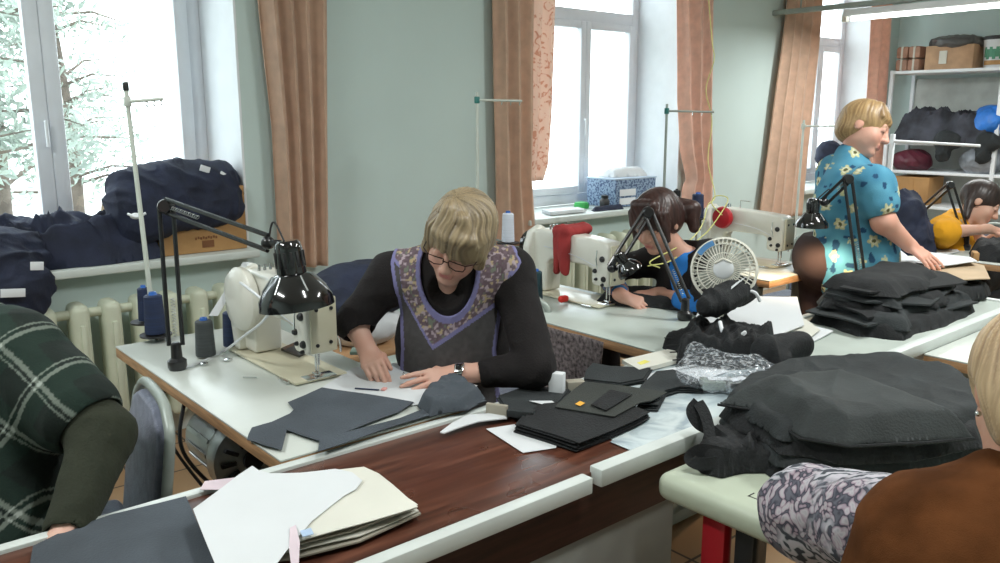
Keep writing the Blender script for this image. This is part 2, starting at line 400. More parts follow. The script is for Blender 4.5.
def npmesh(name, co, q, m, parent=None, col=None, smooth=True):
    me = bpy.data.meshes.new(name); nv, nf = len(co), len(q); k = q.shape[1]
    me.vertices.add(nv); me.vertices.foreach_set('co', np.asarray(co, np.float32).ravel())
    me.loops.add(nf * k); me.loops.foreach_set('vertex_index', q.astype(np.int32).ravel())
    me.polygons.add(nf); me.polygons.foreach_set('loop_start', np.arange(0, nf * k, k, dtype=np.int32))
    me.update(calc_edges=True); me.validate()
    me.polygons.foreach_set('use_smooth', [smooth] * len(me.polygons))
    if col is not None:
        a = me.color_attributes.new('Col', 'FLOAT_COLOR', 'POINT'); a.data.foreach_set('color', np.concatenate([col, np.ones((nv, 1))], 1).astype(np.float32).ravel())
    setmat(me, m); return link(bpy.data.objects.new(name, me), parent)
def fmesh(name, F, m, parent=None, paint=None, split=None):
    co, q = F.net()
    if split is not None:
        mk = split(co)[q].mean(1) > .5; out = []
        for nm, mm, sel, pn in ((name, m, ~mk, paint[0]), (split.name, split.mat, mk, paint[1])):
            qq = q[sel]; u, inv = np.unique(qq, return_inverse=True); c2 = co[u]
            out.append(npmesh(nm, c2, inv.reshape(-1, 4), mm, parent, pn(c2) if pn else None))
        return out
    return npmesh(name, co, q, m, parent, paint(co) if paint else None)
def mix(a, b, t): t = np.clip(t, 0, 1)[:, None]; return np.asarray(a) * (1 - t) + np.asarray(b) * t
# ------------------------------------------------------------------ cloth heaps and sheets
def polydist(px, py, poly):
    d = np.full(px.shape, 1e9); ins = np.zeros(px.shape, bool); n = len(poly)
    for i in range(n):
        (x0, y0), (x1, y1) = poly[i], poly[(i + 1) % n]; ex, ey = x1 - x0, y1 - y0
        t = np.clip(((px - x0) * ex + (py - y0) * ey) / (ex * ex + ey * ey + 1e-12), 0, 1)
        d = np.minimum(d, np.hypot(px - x0 - t * ex, py - y0 - t * ey))
        c = ((y0 > py) != (y1 > py)) & (px < (x1 - x0) * (py - y0) / (y1 - y0 + 1e-12) + x0); ins ^= c
    return np.where(ins, d, -d)
def heap(name, poly, z0, h, m, parent=None, edge=.07, res=.008, amp=.25, f=9., seed=0., layers=0, floor=None, rag=.02, zf=None):
    poly = [(p[0], p[1]) for p in poly]; xs = [p[0] for p in poly]; ys = [p[1] for p in poly]
    X, Y = np.meshgrid(np.arange(min(xs) - .03, max(xs) + .04, res), np.arange(min(ys) - .03, max(ys) + .04, res), indexing='ij')
    d = polydist(X, Y, poly) + rag * (vnoise(X * 14 + seed, Y * 14, X * 0 + seed) - .5)
    gx, gy = np.gradient(d, res); gn = np.hypot(gx, gy) + 1e-6; near = np.abs(d) < res * .75
    ok = d > -res * .75; X = np.where(near, X - d * gx / gn, X); Y = np.where(near, Y - d * gy / gn, Y); d = np.where(near, 0, d)
    t = np.clip(d / edge, 0, 1); H = np.sin(t * math.pi / 2) ** .85
    H *= .72 + .4 * vnoise(X * 4 + seed, Y * 4 + seed, X * 0 + 1.5)
    if layers:
        l = H * layers; H = .25 * H + .75 * (np.floor(l) + np.clip((l - np.floor(l)) * 4, 0, 1)) / layers
    z = z0 + h * H + h * amp * folds(X, Y, X * 0 + seed, f, seed) * np.clip(d / (edge * .5), 0, 1)
    if zf is not None: z = z + zf(X, Y)
    base = np.full(z.shape, float(z0) if floor is None else floor)
    if zf is not None and floor is None: base = base + zf(X, Y) - .002
    z = np.maximum(z, base + .003)
    c = ok[:-1, :-1] & ok[1:, :-1] & ok[1:, 1:] & ok[:-1, 1:]
    i = np.arange(X.size).reshape(X.shape); top = np.stack([i[:-1, :-1][c], i[1:, :-1][c], i[1:, 1:][c], i[:-1, 1:][c]], 1)
    nv = X.size; ed = np.concatenate([top[:, [0, 1]], top[:, [1, 2]], top[:, [2, 3]], top[:, [3, 0]]])
    key = np.sort(ed, 1) @ np.array([nv, 1]); u, cnt = np.unique(key, return_counts=True); be = ed[np.isin(key, u[cnt == 1])]
    q = np.concatenate([top, top[:, ::-1] + nv, np.stack([be[:, 1], be[:, 0], be[:, 0] + nv, be[:, 1] + nv], 1)])
    co = np.concatenate([np.stack([X, Y, z], -1).reshape(-1, 3), np.stack([X, Y, base], -1).reshape(-1, 3)])
    u, inv = np.unique(q, return_inverse=True)
    return npmesh(name, co[u], inv.reshape(-1, 4), m, parent)
def TB(pts, z): return [at(x, y, z) for x, y in pts]
def sheet(name, pts, z, th, m, parent=None, wav=.002, res=.03, zf=None, seed=0., f=6.):
    """a thin cut piece lying on something: pts are world points; zf(x, y) adds height"""
    pts = [Vector((p[0], p[1])) for p in pts]; n = len(pts); b = []
    for i in range(n):
        a, c = pts[i], pts[(i + 1) % n]; k = max(1, int((c - a).length / res))
        b += [a.lerp(c, j / k) for j in range(k)]
    xs = [p.x for p in b]; ys = [p.y for p in b]
    gx, gy = np.meshgrid(np.arange(min(xs), max(xs), res), np.arange(min(ys), max(ys), res)); gx = gx.ravel(); gy = gy.ravel()
    ok = polydist(gx, gy, [(p.x, p.y) for p in b]) > res * .45
    vs = b + [Vector((float(x), float(y))) for x, y in zip(gx[ok], gy[ok])]; nb = len(b)
    r = geometry.delaunay_2d_cdt(vs, [(i, (i + 1) % nb) for i in range(nb)], [list(range(nb))], 1, 1e-6)
    v2, faces = r[0], [f_ for f_ in r[2] if len(f_) == 3]
    X = np.array([v.x for v in v2]); Y = np.array([v.y for v in v2])
    Z = z + wav * 2 * vnoise(X * f + seed, Y * f + seed, X * 0 + seed + .3)
    if zf is not None: Z = Z + zf(X, Y)
    nv = len(v2); fa = np.array(faces)
    e = np.concatenate([fa[:, [0, 1]], fa[:, [1, 2]], fa[:, [2, 0]]]); key = np.sort(e, 1) @ np.array([nv, 1]); u, c = np.unique(key, return_counts=True); be = e[np.isin(key, u[c == 1])]
    bm = bmesh.new(); tv = [bm.verts.new((X[i], Y[i], Z[i] + th)) for i in range(nv)]; bv = [bm.verts.new((X[i], Y[i], Z[i])) for i in range(nv)]
    for f_ in faces:
        bm.faces.new([tv[i] for i in f_]); bm.faces.new([bv[i] for i in f_[::-1]])
    for a, c_ in be:
        try: bm.faces.new((tv[c_], tv[a], bv[a], bv[c_]))
        except ValueError: pass
    bmesh.ops.recalc_face_normals(bm, faces=bm.faces[:])
    me = bpy.data.meshes.new(name); bm.to_mesh(me); bm.free()
    me.polygons.foreach_set('use_smooth', [True] * len(me.polygons)); me.set_sharp_from_angle(angle=math.radians(50))
    setmat(me, m); return link(bpy.data.objects.new(name, me), parent)
# ================================================================== THE ROOM
X0, Y0, ZC = -2.6, -2.2, 3.25
def struct(name, mb, m, parent=None, **k):
    o = mb.obj(name, m, parent, **k)
    if not parent: o['kind'] = 'structure'
    return o
struct('floor', MB().box(((X0 + XF) / 2, (Y0 + YW) / 2, -.05), (XF - X0 + .4, YW - Y0 + .4, .1)), 'floor_tile')
struct('ceiling', MB().box(((X0 + XF) / 2, (Y0 + YW) / 2 + .3, ZC + .05), (XF - X0 + .4, YW - Y0 + 1.2, .1)), 'ceiling_paint')
wb = MB(); xs = [X0 - .2] + [v for ab in WINS for v in ab] + [XF + .2]
for i in range(0, len(xs), 2):
    wb.box(((xs[i] + xs[i + 1]) / 2, YW + .27, ZC / 2), (xs[i + 1] - xs[i], .54, ZC))
for a, b in WINS:
    wb.box(((a + b) / 2, YW + .27, (WZ0 - .04) / 2), (b - a, .54, WZ0 - .04)); wb.box(((a + b) / 2, YW + .27, (WZ1 + ZC) / 2), (b - a, .54, ZC - WZ1))
struct('wall_window', wb, 'wall_paint')
struct('wall_far', MB().box((XF + .1, (Y0 + YW) / 2, ZC / 2), (.2, YW - Y0 + .4, ZC)), 'wall_paint')
struct('wall_left', MB().box((X0 - .1, (Y0 + YW) / 2, ZC / 2), (.2, YW - Y0 + .4, ZC)), 'wall_paint')
struct('wall_back', MB().box(((X0 + XF) / 2, Y0 - .1, ZC / 2), (XF - X0 + .4, .2, ZC)), 'wall_paint')
for i, (a, b) in enumerate(WINS):
    n = str(i + 1); r = MB()
    r.box((a + .006, YW + .225, (WZ0 + WZ1) / 2), (.012, .452, WZ1 - WZ0)); r.box((b - .006, YW + .225, (WZ0 + WZ1) / 2), (.012, .452, WZ1 - WZ0)); r.box(((a + b) / 2, YW + .225, WZ1 - .006), (b - a, .452, .012))
    struct('trim_' + n, r, 'white_paint')
    fr = MB(); fw = .075
    A, B, z0, z1 = a + .012, b - .012, WZ0 + .0, WZ1 - .012
    fr.box((A + fw / 2, YG + .03, (z0 + z1) / 2), (fw, .07, z1 - z0), bev=.006); fr.box((B - fw / 2, YG + .03, (z0 + z1) / 2), (fw, .07, z1 - z0), bev=.006)
    for z, t in ((z0 + .04, .08), (2.325, .09), (z1 - .035, .07)): fr.box(((A + B) / 2, YG + .03, z), (B - A - 2 * fw, .066, t), bev=.006)
    w1 = struct('window_' + n, fr, 'plastic_frame')
    mx = a + (.89 if i == 0 else 1.04)
    # two sashes with a meeting mullion each side of mx
    for k, (s0, s1) in enumerate(((A + fw, mx), (mx, B - fw))):
        sh = MB(); q0, q1 = z0 + .085, 2.28; sw = .055 if i else .07
        sh.box((s0 + sw / 2, YG + .0, (q0 + q1) / 2), (sw, .06, q1 - q0), bev=.008); sh.box((s1 - sw / 2, YG, (q0 + q1) / 2), (sw, .06, q1 - q0), bev=.008)
        sh.box(((s0 + s1) / 2, YG, q0 + sw / 2), (s1 - s0 - 2 * sw, .056, sw), bev=.006); sh.box(((s0 + s1) / 2, YG, q1 - sw / 2), (s1 - s0 - 2 * sw, .056, sw), bev=.006)
        so = sh.obj('window_sash', 'plastic_frame', w1)
        MB().box(((s0 + s1) / 2, YG + .01, (q0 + q1) / 2), (s1 - s0 - sw, .006, q1 - q0 - sw)).obj('window_pane', 'window_glass', so)
    MB().box(((A + B) / 2, YG + .03, (2.37 + z1) / 2), (B - A - .1, .006, z1 - 2.37 - .03)).obj('upper_pane', 'window_glass', w1)
    MB().tube([(mx - .02, YG - .045, 1.55), (mx - .02, YG - .06, 1.55), (mx - .02, YG - .06, 1.43)], .009).obj('window_handle', 'white_paint', w1)
    struct('trim_%d' % (i + 4), MB().box(((a + b) / 2, YW + .17, WZ0 - .02), (b - a + .02, .56, .04), bev=.008), 'sill_paint')
struct('baseboard_window', MB().box(((X0 + XF) / 2, YW - .01, .05), (XF - X0, .02, .1), bev=.004), 'sill_paint')
# ------------------------------------------------------------------ outside
g = MB().box((3, 16, -.35), (50, 22, .1)).obj('ground', 'yard'); g['kind'] = 'structure'
def tree(x, y, h, label, seed, dens=900, bias=0):
    rnd = random.Random(seed); t = thing('leafy_tree', label, 'tree', (x, y, -.3), 'trees outside the window')
    b = MB(); b.tube([(x, y, -.3), (x + .05, y, h * .4), (x - .03, y + .1, h * .95)], [.09, .07, .015]); tips = []
    for i in range(26):
        z0 = h * (.22 + .7 * i / 26); a = rnd.uniform(0, 6.28); L = (1.5 - .9 * i / 26) * rnd.uniform(.6, 1.1)
        e = Vector((x + math.cos(a) * L, y + math.sin(a) * L, z0 + L * rnd.uniform(-.15, .35))); b.tube([(x, y, z0), Vector((x, y, z0)).lerp(e, .5) + Vector((0, 0, .08)), e], [.022, .014, .004], seg=5)
        tips.append((Vector((x, y, z0)), e))
    b.obj('trunk', 'bark', t)
    lf = bmesh.new()
    for i in range(dens):
        s, e = rnd.choice(tips); p = s.lerp(e, rnd.uniform(.25, 1.08)) + Vector([rnd.gauss(0, .11) for _ in range(3)])
        u = Vector([rnd.gauss(0, 1) for _ in range(3)]).normalized(); v = u.orthogonal().normalized(); s_ = rnd.uniform(.03, .07)
        n = u.cross(v) * .006
        a = [lf.verts.new(p + u * s_), lf.verts.new(p + v * s_ * .4 + n), lf.verts.new(p - u * s_), lf.verts.new(p - v * s_ * .4 + n)]
        lf.faces.new(a)
    me = bpy.data.meshes.new('foliage'); lf.to_mesh(me); lf.free(); setmat(me, 'leaf'); link(bpy.data.objects.new('foliage', me), t)
tree(1.35, 8.4, 4.2, 'leafy tree outside the left window, behind its thick upright', 1, 3600)
tree(.35, 7.2, 4.0, 'leafy tree outside the left window, at the left edge of the picture', 5, 3000)
tree(2.45, 10.5, 3.2, 'distant leafy tree outside the left window, above the cloth-covered carton', 9, 1700)
# ------------------------------------------------------------------ radiators
def radiator(x0, n, label):
    t = thing('radiator', label, 'radiator', (x0, YW - .13, 0), 'radiators under the windows')
    for i in range(n):
        x = x0 + .05 + i * .135; b = MB()
        b.box((x, YW - .13, .445), (.078, .15, .61), bev=.034, seg=4); b.box((x, YW - .207, .44), (.022, .012, .44), bev=.005)
        b.obj('radiator_section', 'radiator_paint', t)
    MB().tube([(x0, YW - .13, .70), (x0 + n * .135, YW - .13, .70)], .022).tube([(x0, YW - .13, .18), (x0 + n * .135, YW - .13, .18)], .022).obj('header_pipe', 'radiator_paint', t)
    b = MB()
    for x in (x0 + .1, x0 + n * .135 - .12): b.box((x, YW - .04, .68), (.02, .075, .02)); 
    for x in (x0 + .1, x0 + n * .135 - .12): b.tube([(x, YW - .13, .14), (x, YW - .13, .0)], .012)
    b.obj('bracket', 'radiator_paint', t)
    return t
radiator(.45, 9, 'cream cast iron radiator under the left window beside the plaid shirt')
radiator(3.95, 9, 'cream cast iron radiator under the middle window behind the sewing machine')
# ------------------------------------------------------------------ curtains
def curtain(name, label, rows, Y, m, nf, amp, z_lo=None, group='curtains', seed=0., extra=None, parent=None):
    """rows: (z, x left, x right) from the top down"""
    if parent is None:
        t = thing(name, label, 'curtain', (rows[-1][1], Y, rows[-1][0]), group)
    else: t = parent
    rows = sorted(rows); zs = np.array([r[0] for r in rows]); xl = np.array([r[1] for r in rows]); xr = np.array([r[2] for r in rows])
    nu, nz = 16 * nf, 60; z = np.linspace(zs[0], zs[-1], nz); u = np.linspace(0, 1, nu); U, Z = np.meshgrid(u, z, indexing='ij')
    L, R = np.interp(Z, zs, xl), np.interp(Z, zs, xr)
    ph = U * nf * 2 * np.pi + 1.2 * vnoise(U * 3 + seed, Z * .8, U * 0)
    prof = np.sin(ph); prof = np.sign(prof) * np.abs(prof) ** .7
    X = L + (R - L) * (U + .02 * np.sin(ph * 2 + 1)); Yv = Y + amp * prof * (.7 + .6 * vnoise(U * 5, Z * .6, U * 0 + seed)) + .012 * vnoise(U * 9, Z * 2.5, U * 0 + seed)
    co = np.stack([X, Yv, Z], -1).reshape(-1, 3); co2 = co + np.array([0, .004, 0]); i = np.arange(nu * nz).reshape(nu, nz); n = nu * nz
    q = np.stack([i[:-1, :-1], i[1:, :-1], i[1:, 1:], i[:-1, 1:]], -1).reshape(-1, 4); q2 = q[:, ::-1] + n
    bd = np.concatenate([i[:-1, 0], i[-1, :-1], i[::-1, -1][:-1], i[0, ::-1][:-1]]); bn = np.roll(bd, -1)
    qq = np.concatenate([q, q2, np.stack([bn, bd, bd + n, bn + n], 1)])
    npmesh('curtain_fabric' if parent is None else name, np.concatenate([co, co2]), qq, m, t)
    return t
def crow(rows, Y):
    out = []
    for y, a, b in rows:
        pa, pb = aty(a, y, Y), aty(b, y, Y); out.append(((pa.z + pb.z) / 2, pa.x, pb.x))
    zt, a, b = out[0]; out.insert(0, (3.02, a, b)); return out
YC = 4.05
curtain('curtain', 'tan curtain hanging right of the left window, behind the black lamp', crow([(0, 260, 327), (60, 267, 327), (130, 275, 327), (200, 279, 328), (268, 282, 329)], YC), YC, 'curtain_tan', 4, .035, seed=1)
c2 = curtain('curtain', 'tan curtain hanging left of the middle window, behind the white thread cone', crow([(0, 495, 534), (100, 496, 533), (180, 498, 532), (246, 499, 537)], YC), YC, 'curtain_tan', 3, .03, seed=4)
rows = crow([(0, 531, 560), (110, 531, 555), (165, 530, 551), (181, 532, 546)], YC)
curtain('sheer_panel', None, rows, YC + .02, 'curtain_sheer', 2, .015, parent=c2, seed=6)
curtain('curtain', 'pinkish curtain hanging right of the middle window, gathered at its lower end', crow([(0, 680, 714), (100, 681, 713), (150, 684, 713), (178, 690, 713), (186, 686, 713), (212, 684, 712)], YC), YC, 'curtain_pink', 3, .03, seed=8)
curtain('curtain', 'tan curtain hanging left of the far window, behind the standing woman', crow([(0, 790, 823), (50, 784, 819), (100, 777, 814), (150, 771, 808), (218, 761, 803)], YC), YC, 'curtain_tan', 4, .035, seed=11)
curtain('curtain', 'pinkish curtain hanging right of the far window, beside the metal shelving', crow([(0, 874, 893), (50, 872, 890), (120, 868, 886), (200, 866, 884)], YC), YC, 'curtain_pink', 2, .025, seed=14)
for a, b, wn in ((-.1, 2.5, 'left'), (3.3, 6.0, 'middle'), (6.6, 8.8, 'far')):
    tag(MB().tube([(a, YC, 3.04), (b, YC, 3.04)], .014).tube([(a + .1, YC, 3.04), (a + .1, YW, 3.04)], .008).tube([(b - .1, YC, 3.04), (b - .1, YW, 3.04)], .008).obj('curtain_rod', 'white_paint'), 'white curtain rod above the %s window, over the top of the picture' % wn, 'curtain rod', 'curtain rods')
# ------------------------------------------------------------------ ceiling lamps
def tube_lamp(x, y0, y1, z, label, power, rail=True):
    t = thing('fluorescent_lamp', label, 'lamp', (x, y0, z), 'fluorescent lamps')
    MB().box((x, (y0 + y1) / 2, z + .045), (.10, abs(y1 - y0), .05), bev=.008).obj('lamp_housing', 'white_paint', t)
    MB().tube([(x, y0 + .05 * (1 if y1 > y0 else -1), z), (x, y1 - .05 * (1 if y1 > y0 else -1), z)], .016, seg=14).obj('tube', 'tube_glow', t)
    for y in (y0, y1): MB().box((x, y, z + .01), (.05, .04, .06), bev=.004).obj('end_cap', 'fan_plastic', t)
    area('fluorescent_lamp_light', (x, (y0 + y1) / 2, z - .03), (x, (y0 + y1) / 2, 0), .1, abs(y1 - y0), power, (.97, 1., .98))
    return t
lt = tube_lamp(6.6, 3.50, 1.7, 2.335, 'lit fluorescent tube lamp hanging on the grey rail above the shelving', CEIL_LAMP_W)
rl = MB().box((6.6, 2.5, 2.44), (.05, 3.3, .04), bev=.004).tube([(6.6, 3.9, 2.46), (6.6, 3.9, ZC)], .006).tube([(6.6, 1.2, 2.46), (6.6, 1.2, ZC)], .006)
tag(rl.obj('mounting_rail', 'grey_metal'), 'grey metal rail running from the window wall, carrying the fluorescent lamp', 'rail')
for i, (x, y) in enumerate([(1.3, .6), (4.0, .6), (-.9, 2.4)]):  # out-of-view ceiling lamps added as fill for the room side
    tube_lamp(x, y - .6, y + .6, ZC - .10, 'unseen fluorescent lamp added as fill on the ceiling %s' % ['above the long worktable', 'above the far end of the worktable', 'above the left edge of the room'][i], CEIL_LAMP_W * (.8, 1.9, 1.3)[i])
# ================================================================== TABLES
TZ = .76
def poly_top(mb, pts, z, th, bev=.003):
    mb.prism([(p[0], p[1]) for p in pts], (0, 0, z - th), (1, 0, 0), (0, 1, 0), (0, 0, 1), th, bev); return mb
t = thing('long_worktable', 'long narrow worktable with white raised edges and dark wood-grain top', 'table', (2, 1.48, 0))
poly_top(MB(), [(-1.6, 1.25), (1.50, 1.25), (1.62, 1.72), (-1.6, 1.72)], TZ, .03).obj('wood_grain_top', 'wood_laminate', t)
poly_top(MB(), [(1.50, 1.25), (2.45, 1.25), (2.45, 1.72), (1.62, 1.72)], TZ + .0005, .0305).obj('film_covered_top', 'plastic_film_print', t)
poly_top(MB(), [(2.45, 1.25), (4.05, 1.25), (4.05, 1.72), (2.45, 1.72)], TZ + .0005, .0305).obj('pale_top', 'laminate_dull', t)
MB().box((-.14, 1.232, TZ - .012), (2.90, .035, .04), bev=.004).obj('edge_strip', 'trim_white', t)
MB().box((2.70, 1.236, TZ - .006), (2.72, .040, .044), bev=.004).obj('edge_strip', 'trim_white', t)
MB().box((1.22, 1.735, TZ - .012), (5.66, .030, .04), bev=.004).obj('edge_strip', 'trim_white', t)
MB().box((4.06, 1.485, TZ - .010), (.03, .48, .04), bev=.004).obj('edge_strip', 'trim_white', t)
MB().box((.45, 1.265, .665), (4.05, .02, .14), bev=.002).obj('front_apron', 'dark_wood', t)
MB().box((3.25, 1.265, .69), (1.5, .02, .08), bev=.002).obj('front_apron', 'trim_white', t)
MB().box((.1, 1.275, .32), (3.16, .018, .56), bev=.002).obj('front_panel', 'panel_grey', t)
for x in (-1.3, 1.1, 3.85):
    for y in (1.33, 1.66): MB().box((x, y, .365), (.05, .05, .73), bev=.003).obj('leg', 'grey_metal', t)
def wire_handle(): pass
def sewing_table(x0, y0, x1, y1, z, label, motor=True, top='laminate_white'):
    cx, cy = (x0 + x1) / 2, (y0 + y1) / 2
    t = thing('sewing_table', label, 'table', (cx, cy, 0), 'sewing tables')
    MB().box((cx, cy, z - .003), (x1 - x0, y1 - y0, .006), bev=.002).obj('tabletop', top, t)
    MB().box((cx, cy, z - .023), (x1 - x0, y1 - y0, .034), bev=.003).obj('tabletop_edge', 'ply_edge', t)
    for y in (y0 + .12, y1 - .12):
        for x in (x0 + .08, x1 - .10): MB().box((x, y, (z - .04) / 2 + .02), (.045, .05, z - .08), bev=.004).obj('leg', 'grey_metal', t)
        MB().box((cx, y, .035), (x1 - x0 - .04, .06, .05), bev=.006).obj('foot', 'grey_metal', t)
        MB().box((cx, y, z - .055), (x1 - x0 - .10, .05, .03), bev=.003).obj('bracket', 'grey_metal', t)
    MB().box((cx, cy, .20), (.04, y1 - y0 - .26, .04), bev=.003).obj('crossbar', 'grey_metal', t)
    MB().box((cx - .02, cy - .05, .11), (.24, .34, .02), rot=Matrix.Rotation(.15, 3, 'Y'), bev=.004).obj('treadle', 'steel', t)
    if motor:
        c = Vector((x0 + .13, cy - .02, z - .19)); mo = MB().lathe([(.03, -.16), (.085, -.15), (.095, -.12), (.095, .06), (.105, .07), (.115, .10), (.11, .145), (.05, .155), (.03, .16)], c, (0, -1, 0), 32).obj('motor', 'steel', t)
        b = MB()
        for k in range(12):
            a = k * math.pi / 6; b.box(c + Vector((.070 * math.cos(a), -.157, .070 * math.sin(a))), (.045, .012, .012), rot=Matrix.Rotation(-a, 3, 'Y'), bev=.002)
        b.lathe([(.03, .155), (.03, .175)], c, (0, -1, 0), 20); b.obj('motor_vent', 'black_plastic', mo)
        b = MB()
        for k in range(14):
            a = k * math.pi / 7; b.box(c + Vector((.098 * math.cos(a), .03, .098 * math.sin(a))), (.012, .16, .004), rot=Matrix.Rotation(-a + math.pi / 2, 3, 'Y'))
        b.obj('cooling_fin', 'steel', mo)
        MB().box(c + Vector((0, .03, .13)), (.04, .05, .09), bev=.004).obj('motor_bracket', 'grey_metal', mo)
        MB().tube(bez((x0 + .05, cy + .12, z - .05), (x0 + .0, cy + .02, z - .2), (x0 + .12, cy - .12, z - .38), (x0 + .2, cy - .3, z - .45)), .006, seg=6).obj('motor_cable', 'black_plastic', t)
    return t
sewing_table(.80, 1.752, 1.36, 3.06, .775, 'white topped sewing table with plywood edge in front of the woman in glasses')
sewing_table(2.21, 1.752, 2.78, 3.20, .775, 'white sewing table with the fan, in front of the ponytailed woman', top='laminate_dull')
sewing_table(3.64, 2.22, 4.22, 3.10, .775, 'pale sewing table with light wood edge under the far lit lamp')
sewing_table(5.0, 1.30, 5.60, 2.45, .775, 'cloth covered sewing table in front of the woman in yellow', motor=False)
sewing_table(-.62, 1.752, -.06, 3.06, .775, 'sewing table in front of the person in the plaid shirt, out of the picture', motor=False)
t = sewing_table(3.04, .30, 3.66, 1.215, .735, 'empty white sewing table with scuffed wood edge across the long worktable', motor=False)
# front right pale green table with thick rounded edges
t = thing('rounded_table', 'pale green table with thick rounded edge holding the charcoal bag pile', 'table', (1.85, .75, 0))
MB().box((2.00, .62, .700), (1.00, 1.14, .07), bev=.028, seg=5).obj('tabletop', mat('pale_green_enamel', (.50, .55, .44), .35, var=.06, scale=5), t)
b = MB(); b.box((1.56, .84, .7352), (.003, .26, .001)); b.box((1.582, .71, .7352), (.045, .003, .001)); b.box((1.57, .969, .7352), (.025, .003, .001)); b.obj('slot_line', 'black_plastic', t)
for x, y in ((1.60, .98), (2.30, .95), (1.66, .15), (2.30, .15)): MB().box((x, y, .333), (.06, .05, .665), bev=.004).obj('leg', 'black_metal', t)
MB().box((1.68, .80, .34), (.05, .07, .64), bev=.004).obj('leg', 'grey_metal', t)
tag(MB().box((1.58, 1.06, .52), (.04, .07, .26), bev=.015).obj('red_bag', 'red_plastic'), 'red plastic bag hanging under the corner of the pale green table', 'bag')
# ------------------------------------------------------------------ chairs
def chair(loc, rz, label):
    t = thing('work_chair', label, 'chair', (0, 0, 0), 'work chairs'); s = MB()
    MB().box((0, 0, .45), (.42, .42, .06), bev=.026, seg=4).obj('seat', 'chair_fabric', t)
    # backrest behind the sitter: sitter faces -X, back at +X
    out = [(.0, -.19), (.30, -.19), (.37, -.15), (.40, -.08), (.40, .08), (.37, .15), (.30, .19), (.0, .19)]
    k = Matrix.Rotation(math.radians(8), 3, 'Y')
    bk = MB().prism([(p[1], p[0]) for p in out], (.205, 0, .44), (0, 1, 0), k @ Vector((0, 0, 1)), k @ Vector((1, 0, 0)), .045, .018).obj('backrest', 'chair_fabric', t)
    pts = [Vector((.23, 0, .44)) + k @ Vector((0, p[1] * 1.07, p[0] * 1.03)) for p in out]
    MB().tube(bez((.21, -.21, .30), *pts, (.21, .21, .30), n=6), .014, seg=10).obj('back_frame', 'grey_metal', t)
    for sx in (-1, 1):
        for sy in (-1, 1): MB().tube([(sx * .17, sy * .19, .44), (sx * .21, sy * .21, 0)], .012).obj('leg', 'grey_metal', t)
    MB().tube([(-.17, -.19, .42), (.18, -.21, .42), (.18, .21, .42), (-.17, .19, .42), (-.17, -.19, .42)], .010).obj('seat_frame', 'grey_metal', t)
    t.location = loc; t.rotation_euler = (0, 0, rz); return t
ch = chair((.39, 2.28, 0), math.radians(-6), 'grey-blue upholstered chair with rounded metal frame behind the plaid shirt')
dup(ch, (2.00, 2.42, 0), 'upholstered chair under the woman in glasses', rotz=math.radians(40))
dup(ch, (3.20, 2.48, 0), 'upholstered chair under the ponytailed woman', rotz=math.radians(10))
dup(ch, (5.95, 2.05, 0), 'upholstered chair under the woman in the yellow top', rotz=math.radians(0))
